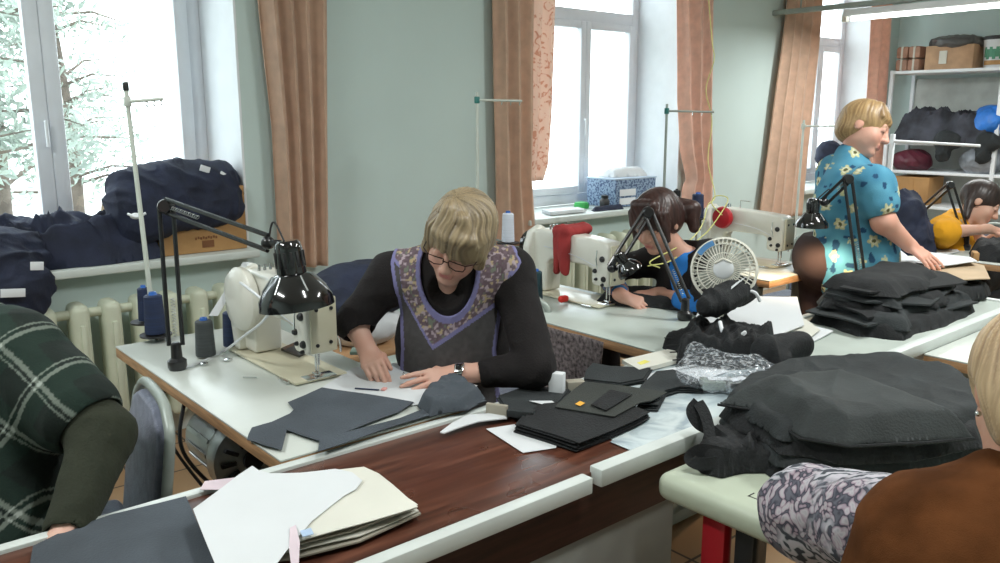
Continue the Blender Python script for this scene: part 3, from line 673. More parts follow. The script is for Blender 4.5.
# dark jacket-covered chair behind the standing woman
# ================================================================== SEWING MACHINES (needle at the origin, handwheel towards +Y, operator on +X)
def machine(loc, label, wheel=True, s=1.0, cover=None):
    t = thing('sewing_machine', label, 'sewing machine', (0, 0, 0), 'sewing machines')
    MB().box((0, .22, .004), (.178, .52, .008), bev=.003).obj('bed', 'machine_cream', t)
    MB().box((0, -.02, .009), (.10, .05, .003), bev=.001).obj('needle_plate', 'chrome', t)
    MB().box((-.098, .02, .003), (.012, .06, .006), bev=.001).obj('slide_clip', 'chrome', t)
    prof = [(-.055, .10), (-.055, .255), (-.04, .275), (.08, .285), (.36, .295), (.43, .285), (.455, .25), (.455, .01), (.33, .01), (.325, .14), (.30, .165), (.08, .165), (.045, .155), (.045, .095), (.03, .085), (-.045, .085)]
    MB().prism(prof, (-.05, 0, 0), (0, 1, 0), (0, 0, 1), (1, 0, 0), .10, .012).obj('arm', 'machine_white', t)
    fp = MB().box((0, -.062, .18), (.088, .012, .17), bev=.005).obj('face_plate', 'machine_cream', t)
    b = MB()
    for x, z in ((-.025, .23), (.025, .23), (.02, .125), (-.025, .12)): b.lathe([(.006, 0), (.006, .003)], (x, -.068, z), (0, -1, 0), 10)
    b.obj('screw', 'black_metal', fp)
    for y, z, r in ((-.02, .205, .013), (.02, .15, .010), (-.03, .12, .012), (.012, .115, .007), (-.025, .095, .007)): MB().lathe([(r, 0), (r, .006), (r * .6, .012)], (-.05, y, z), (-1, 0, 0), 16).obj('tension_dial', 'black_plastic', t)
    MB().tube([(0, -.02, .09), (0, -.02, .045)], .005).tube([(0, -.02, .045), (0, -.02, .014)], .0016).obj('needle_bar', 'chrome', t)
    MB().tube([(0, -.004, .10), (0, -.004, .022)], .004).box((-.004, -.014, .016), (.02, .03, .006), bev=.002).obj('presser_foot', 'chrome', t)
    MB().tube(bez((.052, -.02, .13), (.075, -.02, .12), (.085, -.01, .07), n=6), .004).obj('presser_lever', 'chrome', t)
    MB().tube([(-.052, .01, .24), (-.058, .01, .20), (-.070, -.01, .165)], .0025, seg=6).obj('take_up_lever', 'chrome', t)
    MB().tube(bez((-.052, .02, .17), (-.07, .10, .20), (-.06, .24, .215), (-.052, .34, .22), n=6), .0012, seg=5).obj('thread', 'thread_white', t)
    for k in range(3): MB().lathe([(.006, 0), (.004, .022)], (-.02 + .02 * k, .33, .292), (0, 0, 1), 10).obj('thread_pin', 'chrome', t)
    b = MB(); b.tube([(0, .25, .292), (0, .25, .335), (0, .19, .335)], .002, seg=6); b.obj('thread_guide', 'chrome', t)
    MB().lathe([(.02, 0), (.062, .004), (.070, .012), (.070, .030), (.060, .036), (.04, .04), (.035, .05), (.02, .052)], (0, .458, .205), (0, 1, 0), 32).obj('hand_wheel', 'black_gloss', t)
    MB().prism([(-.075, .0), (-.085, .12), (-.085, .20), (-.06, .27), (0, .297), (.055, .26), (.06, .10), (.05, 0)], (0, .405, .01), (1, 0, 0), (0, 0, 1), (0, 1, 0), .045, .010).obj('belt_guard', 'machine_white', t)
    MB().lathe([(.012, 0), (.10, .002), (.108, .012), (.108, .03), (.095, .045), (.05, .055), (.012, .056)], (-.052, .36, .20), (-1, 0, 0), 36).obj('side_cover', 'machine_white', t) if wheel else None
    t.scale = (s, s, s); t.location = loc; return t
machine((1.17, 2.27, .778), 'cream industrial sewing machine under the black lamp on the left table')
MACH2 = machine((2.62, 2.38, .778), 'white sewing machine with a red cloth wrapped on its arm', wheel=False)
machine((4.03, 2.42, .778), 'white sewing machine with a red round disc, under the lit far lamp', wheel=False)
# red cloth on machine 2, red cap on machine 3
F = Field((2.50, 2.45, .86), (2.75, 2.72, 1.16), .005)
for a, b in (((2.56, 2.59, 1.082), (2.68, 2.59, 1.082)), ((2.555, 2.585, 1.08), (2.552, 2.57, .92)), ((2.69, 2.59, 1.08), (2.69, 2.60, .98))): F.cap(a, b, .022, .018, k=.02)
for y in (2.56, 2.62): F.cap((2.555, y, 1.08), (2.553, y, .90), .014, .011, k=.015); F.cap((2.555, y, 1.082), (2.69, y, 1.082), .016, k=.015)
F.disp(lambda x, y, z: -folds(x, y, z * .3, 22), .008)
tag(fmesh('red_cloth', F, 'red_cloth'), 'dark red cloth strip wrapped over the arm of the white sewing machine', 'cloth')
b = MB().lathe([(.02, 0), (.055, .01), (.062, .03), (.055, .05), (.02, .06)], (3.97, 2.72, 1.02), (-1, 0, 0), 28)
tag(b.obj('red_disc', 'red_plastic'), 'round red disc on the side of the far sewing machine', 'disc')
tag(MB().box((2.50, 2.52, .795), (.05, .03, .03), bev=.012).obj('red_pincushion', mat('bright_red', (.65, .03, .02), .5)), 'small bright red pincushion beside the white sewing machine', 'pincushion')
# ================================================================== DESK LAMPS
def lamp(base, elbow, head, shade_c, axis, r, label, lit=False, z0=.775, twin=.022):
    t = thing('desk_lamp', label, 'lamp', base, 'jointed desk lamps'); B, E, H, S = [Vector(v) for v in (base, elbow, head, shade_c)]; ax = Vector(axis).normalized()
    MB().lathe([(.026, 0), (.030, .01), (.030, .03), (.018, .04), (.016, .085), (.010, .09)], B, (0, 0, 1), 20).box(B + Vector((-.01, 0, -.03)), (.045, .04, .05), bev=.004).obj('base_clamp', 'black_metal', t)
    side = FF.cross(Vector((0, 0, 1))).normalized()
    b0 = B + Vector((0, 0, .08))
    def pair(p, q, nm):
        d = (q - p).normalized(); o = d.cross(d.cross(side).normalized()).normalized()
        o = (side - d * side.dot(d)).normalized()
        if abs(d.dot(side)) > .6: o = (Vector((0, 0, 1)) - d * d.z).normalized()
        MB().tube([p + o * twin, q + o * twin], .0075, seg=8).obj(nm, 'black_metal', t)
        MB().tube([p - o * twin, q - o * twin], .0075, seg=8).obj(nm, 'black_metal', t)
        b = MB(); m0, m1 = p.lerp(q, .06) + o * 0, p.lerp(q, .34); pts = []
        for k in range(90): a = k * .9; x, y, _ = basis(d); pts.append(m0.lerp(m1, k / 89) + (x * math.cos(a) + y * math.sin(a)) * .006)
        b.tube(pts, .0013, seg=4).obj('spring', 'steel', t)
    pair(b0, E, 'lower_arm'); pair(E, H, 'upper_arm')
    x, y, _ = basis(side)
    MB().lathe([(.019, -.02), (.023, -.015), (.023, .015), (.019, .02)], E, side.cross(Vector((0, 0, 1))), 16).obj('elbow_joint', 'black_metal', t)
    top = S - ax * r * 1.35
    MB().ball(H, .020).tube([H, H.lerp(top, .6), top + ax * r * .3], .010).obj('head_joint', 'black_metal', t)
    x, y, z = basis(ax)
    sh = MB().lathe([(r * .38, -r * .55), (r * .52, -r * .5), (r * .84, -r * .12), (r * .98, r * .12), (r * 1.0, r * .38), (r * .97, r * .38), (r * .94, r * .12), (r * .80, -r * .10), (r * .48, -r * .46), (r * .36, -r * .5)], S, ax, 40, closed=True).obj('lamp_shade', 'black_gloss', t)
    MB().lathe([(r * .26, -r * 1.42), (r * .33, -r * 1.36), (r * .36, -r * 1.2), (r * .40, -r * .6), (r * .38, -r * .45)], S, ax, 28).obj('socket_housing', 'black_gloss', t)
    b = MB()
    for k in range(14):
        a = k * math.pi / 7; d = x * math.cos(a) + y * math.sin(a); b.box(S - ax * r * .92 + d * r * .375, (r * .05, r * .07, r * .42), rot=Matrix((d, ax.cross(d), ax)).transposed(), bev=.001)
    b.obj('vent_slot', 'black_plastic', t)
    for k in range(6):
        a = k * math.pi / 3 + .3; d = x * math.cos(a) + y * math.sin(a); MB().tube([S - ax * r * .50 + d * r * .53, S - ax * r * .12 + d * r * .85], .0022 * r / .1, seg=6).obj('shade_seam', 'steel', sh)
    MB().ball(S - ax * r * .05, r * .28).obj('bulb', 'bulb_glow' if lit else 'label_white', t)
    if lit:
        l = bpy.data.lights.new('desk_lamp_light', 'SPOT'); l.energy = 22; l.color = (1, .74, .45); l.spot_size = 2.4; l.spot_blend = .6; l.shadow_soft_size = .03
        o = bpy.data.objects.new('desk_lamp_light', l); COL.objects.link(o); o.location = S + ax * r * .3; o.rotation_euler = ax.to_track_quat('-Z', 'Y').to_euler()
    MB().tube(bez(H, H + Vector((0, 0, .06)) + side * .02, top + ax * r * .2), .003, seg=6).obj('cord', 'black_plastic', t)
    return t
l1 = lamp((.872, 2.64, .775), atx(166, 206, .90), atx(268, 243, 1.02), P(295, 293, 2.36), (.06, -.10, -1), .106, 'glossy black jointed desk lamp with bell shade over the left machine')
lamp((2.66, 1.99, .775), atx(648, 212, 2.66), P(612, 268, 3.42), P(628, 268, 3.40), cdir(.55, -.75, -.1), .055, 'black jointed desk lamp bent over the ponytailed woman, beside the fan', twin=.017)
lamp((3.72, 1.80, .775), P(848, 179, 3.86), P(824, 202, 3.92), P(812, 221, 3.93), (0, 0, -1), .076, 'lit black jointed desk lamp between the far machine and standing woman', lit=True, twin=.018)
lamp((5.40, 1.98, .775), atx(950, 185, 5.38), P(908, 222, 5.3), P(900, 232, 5.3), (0, 0, -1), .075, 'black jointed desk lamp in front of the woman in yellow', twin=.02)
# ================================================================== PEOPLE
SK = (.66, .415, .33)
def mrot(f, u):
    """columns: right-hand side of the person, face forward, up"""
    f = f.normalized(); u = (u - f * u.dot(f)).normalized(); r = f.cross(u); return Matrix((r, f, u)).transposed()
def head_prims(F, c, M, s, nb=None, jaw=1.0):
    A = np.array(M); c = np.array(c)
    L = lambda x, y, z: c + A @ (np.array([x, y, z]) * s)
    F.ell(L(0, -.012, .03), np.array((.074, .094, .088)) * s, A, .01)
    F.ell(L(0, .028, -.035), np.array((.062 * jaw, .062, .078)) * s, A, .03 * s)
    F.ell(L(0, .060, -.098), np.array((.026, .022, .018)) * s, A, .02 * s)
    for q in (-1, 1):
        F.ell(L(q * .036, .056, -.035), np.array((.026, .024, .026)) * s, A, .02 * s)
        F.ell(L(q * .031, .096, .004), np.array((.017, .014, .012)) * s, A, .012 * s, op='-')
        F.ell(L(q * .031, .080, .002), np.array((.0145, .0135, .0125)) * s, A, .004 * s)
        F.ell(L(q * .077, -.012, -.004), np.array((.009, .020, .032)) * s, A, .006 * s)
        F.ell(L(q * .0115, .098, -.034), np.array((.008, .010, .008)) * s, A, .006 * s)
    F.cap(L(-.03, .080, .022), L(.03, .080, .022), .011 * s, k=.014 * s)
    F.cap(L(0, .086, .010), L(0, .108, -.030), .0085 * s, .0115 * s, k=.010 * s)
    F.cap(L(-.016, .086, -.060), L(.016, .086, -.060), .0062 * s, k=.005 * s)
    F.cap(L(-.013, .084, -.070), L(.013, .084, -.070), .0070 * s, k=.004 * s)
    if nb is not None: F.cap(L(0, -.015, -.06), nb, .050 * s, .056, k=.03)
    return L
def skin_paint(c, M, s, base=SK, lips=(.50, .17, .15), brow=(.20, .13, .08), hands=None):
    A = np.array(M); c = np.array(c)
    def f(co):
        p = (co - c) @ A / s; col = mix(base, np.array(base) * (1.08, .92, .88), vnoise(co[:, 0] * 30, co[:, 1] * 30, co[:, 2] * 30))
        front = p[:, 1] > .06
        lp = np.exp(-((p[:, 0] / .020) ** 2) ** 2 - (((p[:, 2] + .065) / .009) ** 2) ** 2) * front; col = col * (1 - lp[:, None]) + np.array(lips) * lp[:, None]
        ch = np.exp(-((np.abs(p[:, 0]) - .042) / .018) ** 2 - ((p[:, 2] + .035) / .02) ** 2) * front * .5; col = col * (1 - ch[:, None]) + np.array((.62, .28, .22)) * ch[:, None]
        br = np.exp(-(((np.abs(p[:, 0]) - .032) / .019) ** 2) ** 2 - (((p[:, 2] - .024 + 6 * (np.abs(p[:, 0]) - .03) ** 2 * 10) / .0045) ** 2) ** 2) * front * .8; col = col * (1 - br[:, None]) + np.array(brow) * br[:, None]
        el = np.exp(-(((np.abs(p[:, 0]) - .031) / .014) ** 2) ** 2 - (((p[:, 2] + .007) / .0022) ** 2) ** 2) * front; col = col * (1 - el[:, None]) + np.array((.05, .03, .03)) * el[:, None]
        near = (np.abs(p) < .2).all(1)
        return np.where(near[:, None], col, mix(base, np.array(base) * (1.06, .90, .86), vnoise(co[:, 0] * 25, co[:, 1] * 25, co[:, 2] * 25)))
    return f
def hair(name, F, c, M, s, parent, dark, light, crown=(0, -.03, .13), amp=.004, freq=13):
    A = np.array(M); c = np.array(c)
    def strand(co):
        p = (co - c) @ A / s - np.array(crown); a = np.arctan2(p[:, 0], p[:, 1]); r = np.linalg.norm(p, axis=1)
        w = vnoise(p[:, 0] * 14, p[:, 1] * 14, p[:, 2] * 14) * .6
        return ridge((a + w) * freq, r * 9, r * 0 + 2.2) * .6 + ridge((a + w) * freq * 2.7, r * 14, r * 0 + 5.2) * .4
    F.disp(lambda x, y, z: -strand(np.stack([x, y, z], 1)) * 1.3, amp)
    return fmesh(name, F, 'hair', parent, lambda co: mix(dark, light, strand(co) ** 1.7 * 1.25))
def hand(F, wr, d, n, side, s=1., curl=(.25, .3, .3, .35), thumb=(.6, .3), lens=(1, 1.08, 1.0, .8), spread=.09, fix=None):
    """wr wrist, d direction of the fingers, n back of the hand normal, side direction of the thumb"""
    wr, d = Vector(wr), Vector(d).normalized(); n = Vector(n); n = (n - d * n.dot(d)).normalized(); sd = d.cross(n)
    if sd.dot(Vector(side)) < 0: sd = -sd
    F.cap(wr - d * .02, wr + d * .02, .026 * s, .026 * s, k=.02)
    for i in range(4):
        o = (1.5 - i) * .0195 * s; kn = wr + d * (.088 - .004 * abs(i - 1)) * s + sd * o * 1.05 + n * .004
        F.cap(wr + d * .012 + sd * o * .6, kn, .0135 * s, .0115 * s, k=.014)
        p = kn; dd = (d + sd * (1.5 - i) * spread).normalized(); cur = curl[i] if hasattr(curl, '__len__') else curl
        for j, (L, r0, r1) in enumerate(((.042, .0098, .0088), (.026, .0088, .0080), (.021, .0080, .0062))):
            ang = cur * (.8 if j == 0 else 1.1); ax = sd
            dd = Matrix.Rotation(-ang if d.cross(n).dot(sd) > 0 else ang, 3, ax) @ dd if False else (dd * math.cos(ang) - n_perp(dd, n, sd) * math.sin(ang)).normalized()
            q = p + dd * L * lens[i] * s; F.cap(p, q, r0 * s, r1 * s, k=.0035); p = q
    p = wr + d * .022 * s + sd * .022 * s - n * .004; q = p + (d * .55 + sd * thumb[0] - n * .25).normalized() * .040 * s
    F.cap(wr + d * .01, q, .0150 * s, .0125 * s, k=.012); dd = (d * .9 + sd * thumb[1] - n * .3).normalized(); q2 = q + dd * .030 * s
    F.cap(q, q2, .0115 * s, .0100 * s, k=.005); F.cap(q2, q2 + (dd + d * .3 - n * .1).normalized() * .024 * s, .0100 * s, .0080 * s, k=.003)
def n_perp(dd, n, sd):
    m = sd.cross(dd).normalized(); return m if m.dot(n) > 0 else -m
def bbox(*pts, pad=.1):
    a = np.array([tuple(p) for p in pts]); return a.min(0) - pad, a.max(0) + pad
V3 = Vector
# ---------------------------------------------------------------- woman in glasses
def woman_glasses():
    t = thing('person', 'blonde woman in glasses, black top and dark apron with floral yoke, marking fabric on paper', 'person', (1.9, 2.3, 0))
    s = 1.08; hc = P(459, 240, 2.50); fw = cdir(-.30, -.60, .74); up = cdir(.16, .70, .66); Mh = mrot(fw, up)
    shR, shL = P(392, 276, 2.63), P(511, 272, 2.63); nb = P(452, 268, 2.60)
    elR, wrR = P(354, 322, 2.66), at(366, 347, .865) ; elL, wrL = at(537, 369, .84) + FF * .02, at(458, 374, .805)
    lo, hi = bbox(hc, shR, shL, elR, wrR, elL, wrL, at(385, 388, .79), pad=.10); hi[2] = hc.z + .17; lo[2] = .30; hi[1] += .12; hi[0] += .12
    vox = .0042; F = Field(lo, hi, vox)
    L = head_prims(F, hc, Mh, s, nb)
    F.cap(nb, P(452, 330, 2.70), .06, .10, k=.05); F.cap(shR, shL, .055, k=.04)
    F.ell(P(452, 345, 2.72), (.15, .10, .20), k=.05); F.ell(P(452, 425, 2.76), (.16, .13, .2), k=.05)
    F.cap(shR, elR, .050, .042, k=.03); F.cap(elR, wrR, .042, .027, k=.02)
    F.cap(shL, elL, .050, .042, k=.03); F.cap(elL, wrL, .040, .028, k=.02)
    # right hand pinching chalk, fingers pointing down; left hand flat on the paper
    tipR = at(383, 386, .782); dR = (tipR - wrR); hand(F, wrR, dR, cdir(-.1, .5, .85), cdir(1, -.1, .2), .92, curl=(.30, .35, .42, .50), thumb=(.3, .1), spread=-.04)
    tipL = at(386, 392, .782); hand(F, wrL, tipL - wrL, V3((0, 0, 1)) + cdir(0, 0, .3), cdir(-.3, 1, 0), .98, curl=(.06, .10, .14, .18), thumb=(.45, .1), spread=.07)
    # thighs and shins under the table
    fmesh('body', F, 'skin', t, skin_paint(hc, Mh, s))
    # hair: parted short cut with a long fringe
    lo, hi = bbox(hc, pad=.19); H = Field(lo, hi, .0032); A = np.array(Mh); l = lambda x, y, z: np.array(hc) + A @ (np.array([x, y, z]) * s)
    R_ = lambda *r: np.array(r) * s
    H.ell(l(0, -.022, .036), R_(.089, .108, .099), A, .01)
    H.ell(l(0, -.055, -.02), R_(.078, .075, .085), A, .03)
    H.ell(l(0, .118, -.055), R_(.062, .085, .092), A, .012, op='-')
    H.ell(l(0, .02, -.150), R_(.09, .10, .07), A, .012, op='-')
    for q in (-1, 1): H.cap(l(q * .062, .035, .055), l(q * .078, .038, -.030), .022 * s, .010 * s, k=.02)
    for k in range(9):                               # the fringe falls over the left side of her forehead
        x0, x1 = -.022 + k * .011, -.052 + k * .0145
        xm, xe = -.050 + .0115 * k, -.070 + .0118 * k; ym, ye = .092 - 7 * xm * xm, .100 - 8 * xe * xe; ze = -.004 + .0055 * k + .006 * math.sin(k * 2.3)
        H.cap(l(.034, .022 + .003 * k, .119), l(xm, ym, .070), .013 * s, .012 * s, k=.010); H.cap(l(xm, ym, .070), l(xe, ye, ze), .0115 * s, .0040 * s, k=.006)
    H.cap(l(-.01, .055, .112), l(-.062, .060, .050), .014 * s, .009 * s, k=.012); H.cap(l(-.062, .060, .050), l(-.078, .048, .0), .009 * s, .004 * s, k=.01)
    hair('hair', H, hc, Mh, s, t, (.075, .052, .030), (.36, .275, .165), crown=(.034, -.01, .120), amp=.007, freq=11)
    # glasses
    g = MB()
    for q in (-1, 1):
        c0 = [(q * .031 + .023 * x, .108 - .004 * abs(x), -.004 + .013 * z) for x, z in ((-1, .8), (0, 1), (1, .8), (1.05, 0), (.85, -.8), (0, -1), (-.85, -.8), (-1.05, 0), (-1, .8))]
        g.tube([l(*p) for p in c0], .0015 * s, seg=6); g.tube([l(q * .054, .104, .006), l(q * .074, .085, .006), l(q * .082, .0, .002)], .0018 * s, seg=6)
    g.tube([l(-.009, .110, .004), l(0, .113, .006), l(.009, .110, .004)], .0015 * s, seg=6)
    gl = g.obj('glasses', mat('glasses_frame', (.03, .01, .01), .25), t)
    # black long-sleeved top
    lo, hi = bbox(shR, shL, elR, elL, wrL, P(450, 440, 2.75), pad=.12); lo[2] = .42; T = Field(lo, hi, .0048)
    T.cap(shR, shL, .072, k=.03); T.cap(P(452, 285, 2.64), P(452, 345, 2.72), .125, .14, k=.05)
    T.ell(P(452, 345, 2.72), (.185, .125, .21), np.array(mrot(cdir(-.1, -.1, 1), cdir(0, 1, .1))), k=.05); T.ell(P(452, 430, 2.78), (.185, .145, .22), np.array(mrot(cdir(-.1, -.1, 1), cdir(0, 1, .1))), k=.05)
    T.cap(shR, elR, .062, .053, k=.04); T.cap(elR, elR.lerp(wrR, .30), .052, .048, k=.02)
    T.cap(shL, elL, .062, .053, k=.04); T.cap(elL, elL.lerp(wrL, .62), .050, .040, k=.02)
    T.ell(P(446, 292, 2.50), (.062, .07, .062), k=.01, op='-'); T.cap(nb + cdir(0, 1, 0) * .03, nb + cdir(0, 1, .6) * .12, .066, .075, k=.01, op='-')
    T.disp(lambda x, y, z: -folds(x, y, z, 9, 1.), .010)
    T.cap(elR.lerp(wrR, .42), wrR, .048, .05, k=.006, op='-'); T.cap(elL.lerp(wrL, .80), wrL, .045, .045, k=.006, op='-')
    fmesh('black_top', T, 'black_knit', t)
    # apron
    lo, hi = bbox(P(385, 240, 2.55), P(515, 440, 2.85), pad=.16); lo[2] = .45; B = Field(lo, hi, .0042)
    Mt = np.array(mrot(cdir(-.1, -.1, 1), cdir(0, 1, .1)))
    B.cap(shR.lerp(shL, .07), shL.lerp(shR, .04), .082, k=.03); B.cap(P(452, 285, 2.64), P(452, 345, 2.72), .139, .154, k=.05)
    B.ell(P(452, 345, 2.72), (.197, .139, .22), Mt, k=.05); B.ell(P(452, 430, 2.78), (.197, .160, .23), Mt, k=.05)
    B.disp(lambda x, y, z: -folds(x, y, z * .5, 7, 3.), .009)
    def px(co):
        d = co - np.array(CC); k = d @ np.array(FF); return 500 + FPX * (d @ np.array(RR)) / k, 281.5 - FPX * (d @ np.array(UU)) / k
    # chest-plane coordinates: x to the viewer's right, z up, metres, about the chest centre
    cc = np.array(P(452, 320, 2.58)); rx, uz, bk = np.array(RR), np.array(UU), -np.array(FF)
    loc = lambda co: ((co - cc) @ rx, (co - cc) @ uz, (co - cc) @ bk)
    S_ = 830 / 2.58
    q = lambda x, y: ((x - 452) / S_, (320 - y) / S_)
    g3 = [(B.lo[i] + B.vox * np.arange(B.n[i])).reshape([-1 if j == i else 1 for j in range(3)]) for i in range(3)]
    X = sum((g3[i] - cc[i]) * rx[i] for i in range(3)); Z = sum((g3[i] - cc[i]) * uz[i] for i in range(3)); Yb = sum((g3[i] - cc[i]) * bk[i] for i in range(3))
    # armholes: keep between the side lines; neckline: cut an ellipse
    lx = np.interp(Z, [-.5, q(0, 350)[1], q(0, 300)[1], q(0, 262)[1], q(0, 235)[1]], [q(388, 0)[0], q(399, 0)[0], q(397, 0)[0], q(391, 0)[0], q(396, 0)[0]])
    rxx = np.interp(Z, [-.5, q(0, 350)[1], q(0, 300)[1], q(0, 262)[1], q(0, 245)[1]], [q(505, 0)[0], q(496, 0)[0], q(503, 0)[0], q(522, 0)[0], q(515, 0)[0]])
    B.v = np.maximum(B.v, (lx - X).astype(np.float32)); B.v = np.maximum(B.v, (X - rxx).astype(np.float32))
    nx_, nz_ = q(449, 272); ne = (np.sqrt(((X - nx_) / .085) ** 2 + ((Z - nz_ - .01) / .145) ** 2) - 1) * .085
    B.v = np.maximum(B.v, np.where(Yb > -.13, -ne, -1).astype(np.float32))
    vx, vz = q(433, 350); v1x, v1z = q(404, 300); v2x, v2z = q(503, 302)
    def yoke(co):
        x, z, b = loc(co); y = co[:, 2]
        # above the V: left edge from (v1) to apex, right edge from apex to (v2)
        e = np.where(x < vx, np.interp(x, [-.4, v1x - .012, v1x, vx], [v1z + .35, v1z + .10, v1z, vz]), np.interp(x, [vx, v2x, v2x + .02, .4], [vz, v2z, v2z + .08, v2z + .1]))
        return z - e
    def split(co): return (yoke(co) > 0)
    split.name = 'apron_yoke'; split.mat = 'painted_cloth'
    lil = (.20, .19, .38)
    def pa(co):
        x, z, b = loc(co); c = mix((.060, .056, .058), (.085, .080, .082), vnoise(x * 90, z * 90, b * 40)); xl = np.interp(z, [-.5, q(0, 350)[1], q(0, 300)[1], q(0, 262)[1], q(0, 235)[1]], [q(388, 0)[0], q(399, 0)[0], q(397, 0)[0], q(391, 0)[0], q(396, 0)[0]])
        xr = np.interp(z, [-.5, q(0, 350)[1], q(0, 300)[1], q(0, 262)[1], q(0, 245)[1]], [q(505, 0)[0], q(496, 0)[0], q(503, 0)[0], q(522, 0)[0], q(515, 0)[0]])
        ed = ((x - xl) < .012) | ((xr - x) < .012); c[ed] = lil; return c
    def py(co):
        x, z, b = loc(co); n = vnoise(x * 120, z * 120, b * 50); n2 = vnoise(x * 105 + 9, z * 105, b * 30 + 4)
        c = mix((.10, .065, .075), (.17, .12, .15), vnoise(x * 160, z * 160, b * 60)); c = np.where((n > .66)[:, None], np.array((.42, .34, .38)), c); c = np.where((n2 > .72)[:, None], np.array((.46, .36, .22)), c)
        c = np.where(((n < .24))[:, None], np.array((.16, .18, .14)), c)
        nn = (np.sqrt(((x - nx_) / .085) ** 2 + ((z - nz_ - .01) / .145) ** 2) - 1) * .085
        xl = np.interp(z, [-.5, q(0, 350)[1], q(0, 300)[1], q(0, 262)[1], q(0, 235)[1]], [q(388, 0)[0], q(399, 0)[0], q(397, 0)[0], q(391, 0)[0], q(396, 0)[0]])
        xr = np.interp(z, [-.5, q(0, 350)[1], q(0, 300)[1], q(0, 262)[1], q(0, 245)[1]], [q(505, 0)[0], q(496, 0)[0], q(503, 0)[0], q(522, 0)[0], q(515, 0)[0]])
        ed = (yoke(co) < .016) | ((nn < .014)) | ((x - xl) < .010) | ((xr - x) < .010); c[ed] = lil; return c
    fmesh('apron', B, 'painted_cloth', t, (pa, py), split)
    # skirt and legs
    K = Field((1.28, 1.85, .05), (2.2, 2.75, .62), .008); hp = P(452, 455, 2.80); hp = V3((hp.x, hp.y, .56)); kR, kL = V3((1.52, 2.38, .52)), V3((1.56, 2.05, .52))
    K.ell(hp, (.19, .19, .11), k=.05)
    for kn, dy in ((kR, .09), (kL, -.09)): K.cap(hp + V3((0, dy, 0)), kn, .095, .07, k=.05); K.cap(kn, kn + V3((.02, 0, -.42)), .06, .045, k=.03); K.cap(kn + V3((.02, 0, -.42)), kn + V3((-.12, 0, -.43)), .04, .032, k=.02)
    fmesh('dark_trousers', K, 'black_knit', t)
    # watch and ring
    d = (wrL - elL).normalized(); wc = wrL - d * .012; x = V3((0, 0, 1)); x = (x + cdir(0, 0, .6)); x = (x - d * x.dot(d)).normalized(); y = d.cross(x)
    w_ = MB().lathe([(.031, -.008), (.033, -.008), (.033, .008), (.031, .008)], wc, d, 30, closed=True).obj('wristwatch_strap', 'chrome', t)
    b = MB().box(wc + x * .034, (.030, .034, .008), rot=Matrix((d, y, x)).transposed(), bev=.004).obj('watch_case', 'chrome', w_)
    MB().box(wc + x * .0385, (.018, .022, .002), rot=Matrix((d, y, x)).transposed(), bev=.0008).obj('watch_dial', 'black_gloss', w_)
    MB().lathe([(.0095, -.002), (.0115, -.002), (.0115, .002), (.0095, .002)], at(404, 376, .808), (tipL - wrL), 18, closed=True).obj('ring', 'chrome', t)
    return t
woman_glasses()
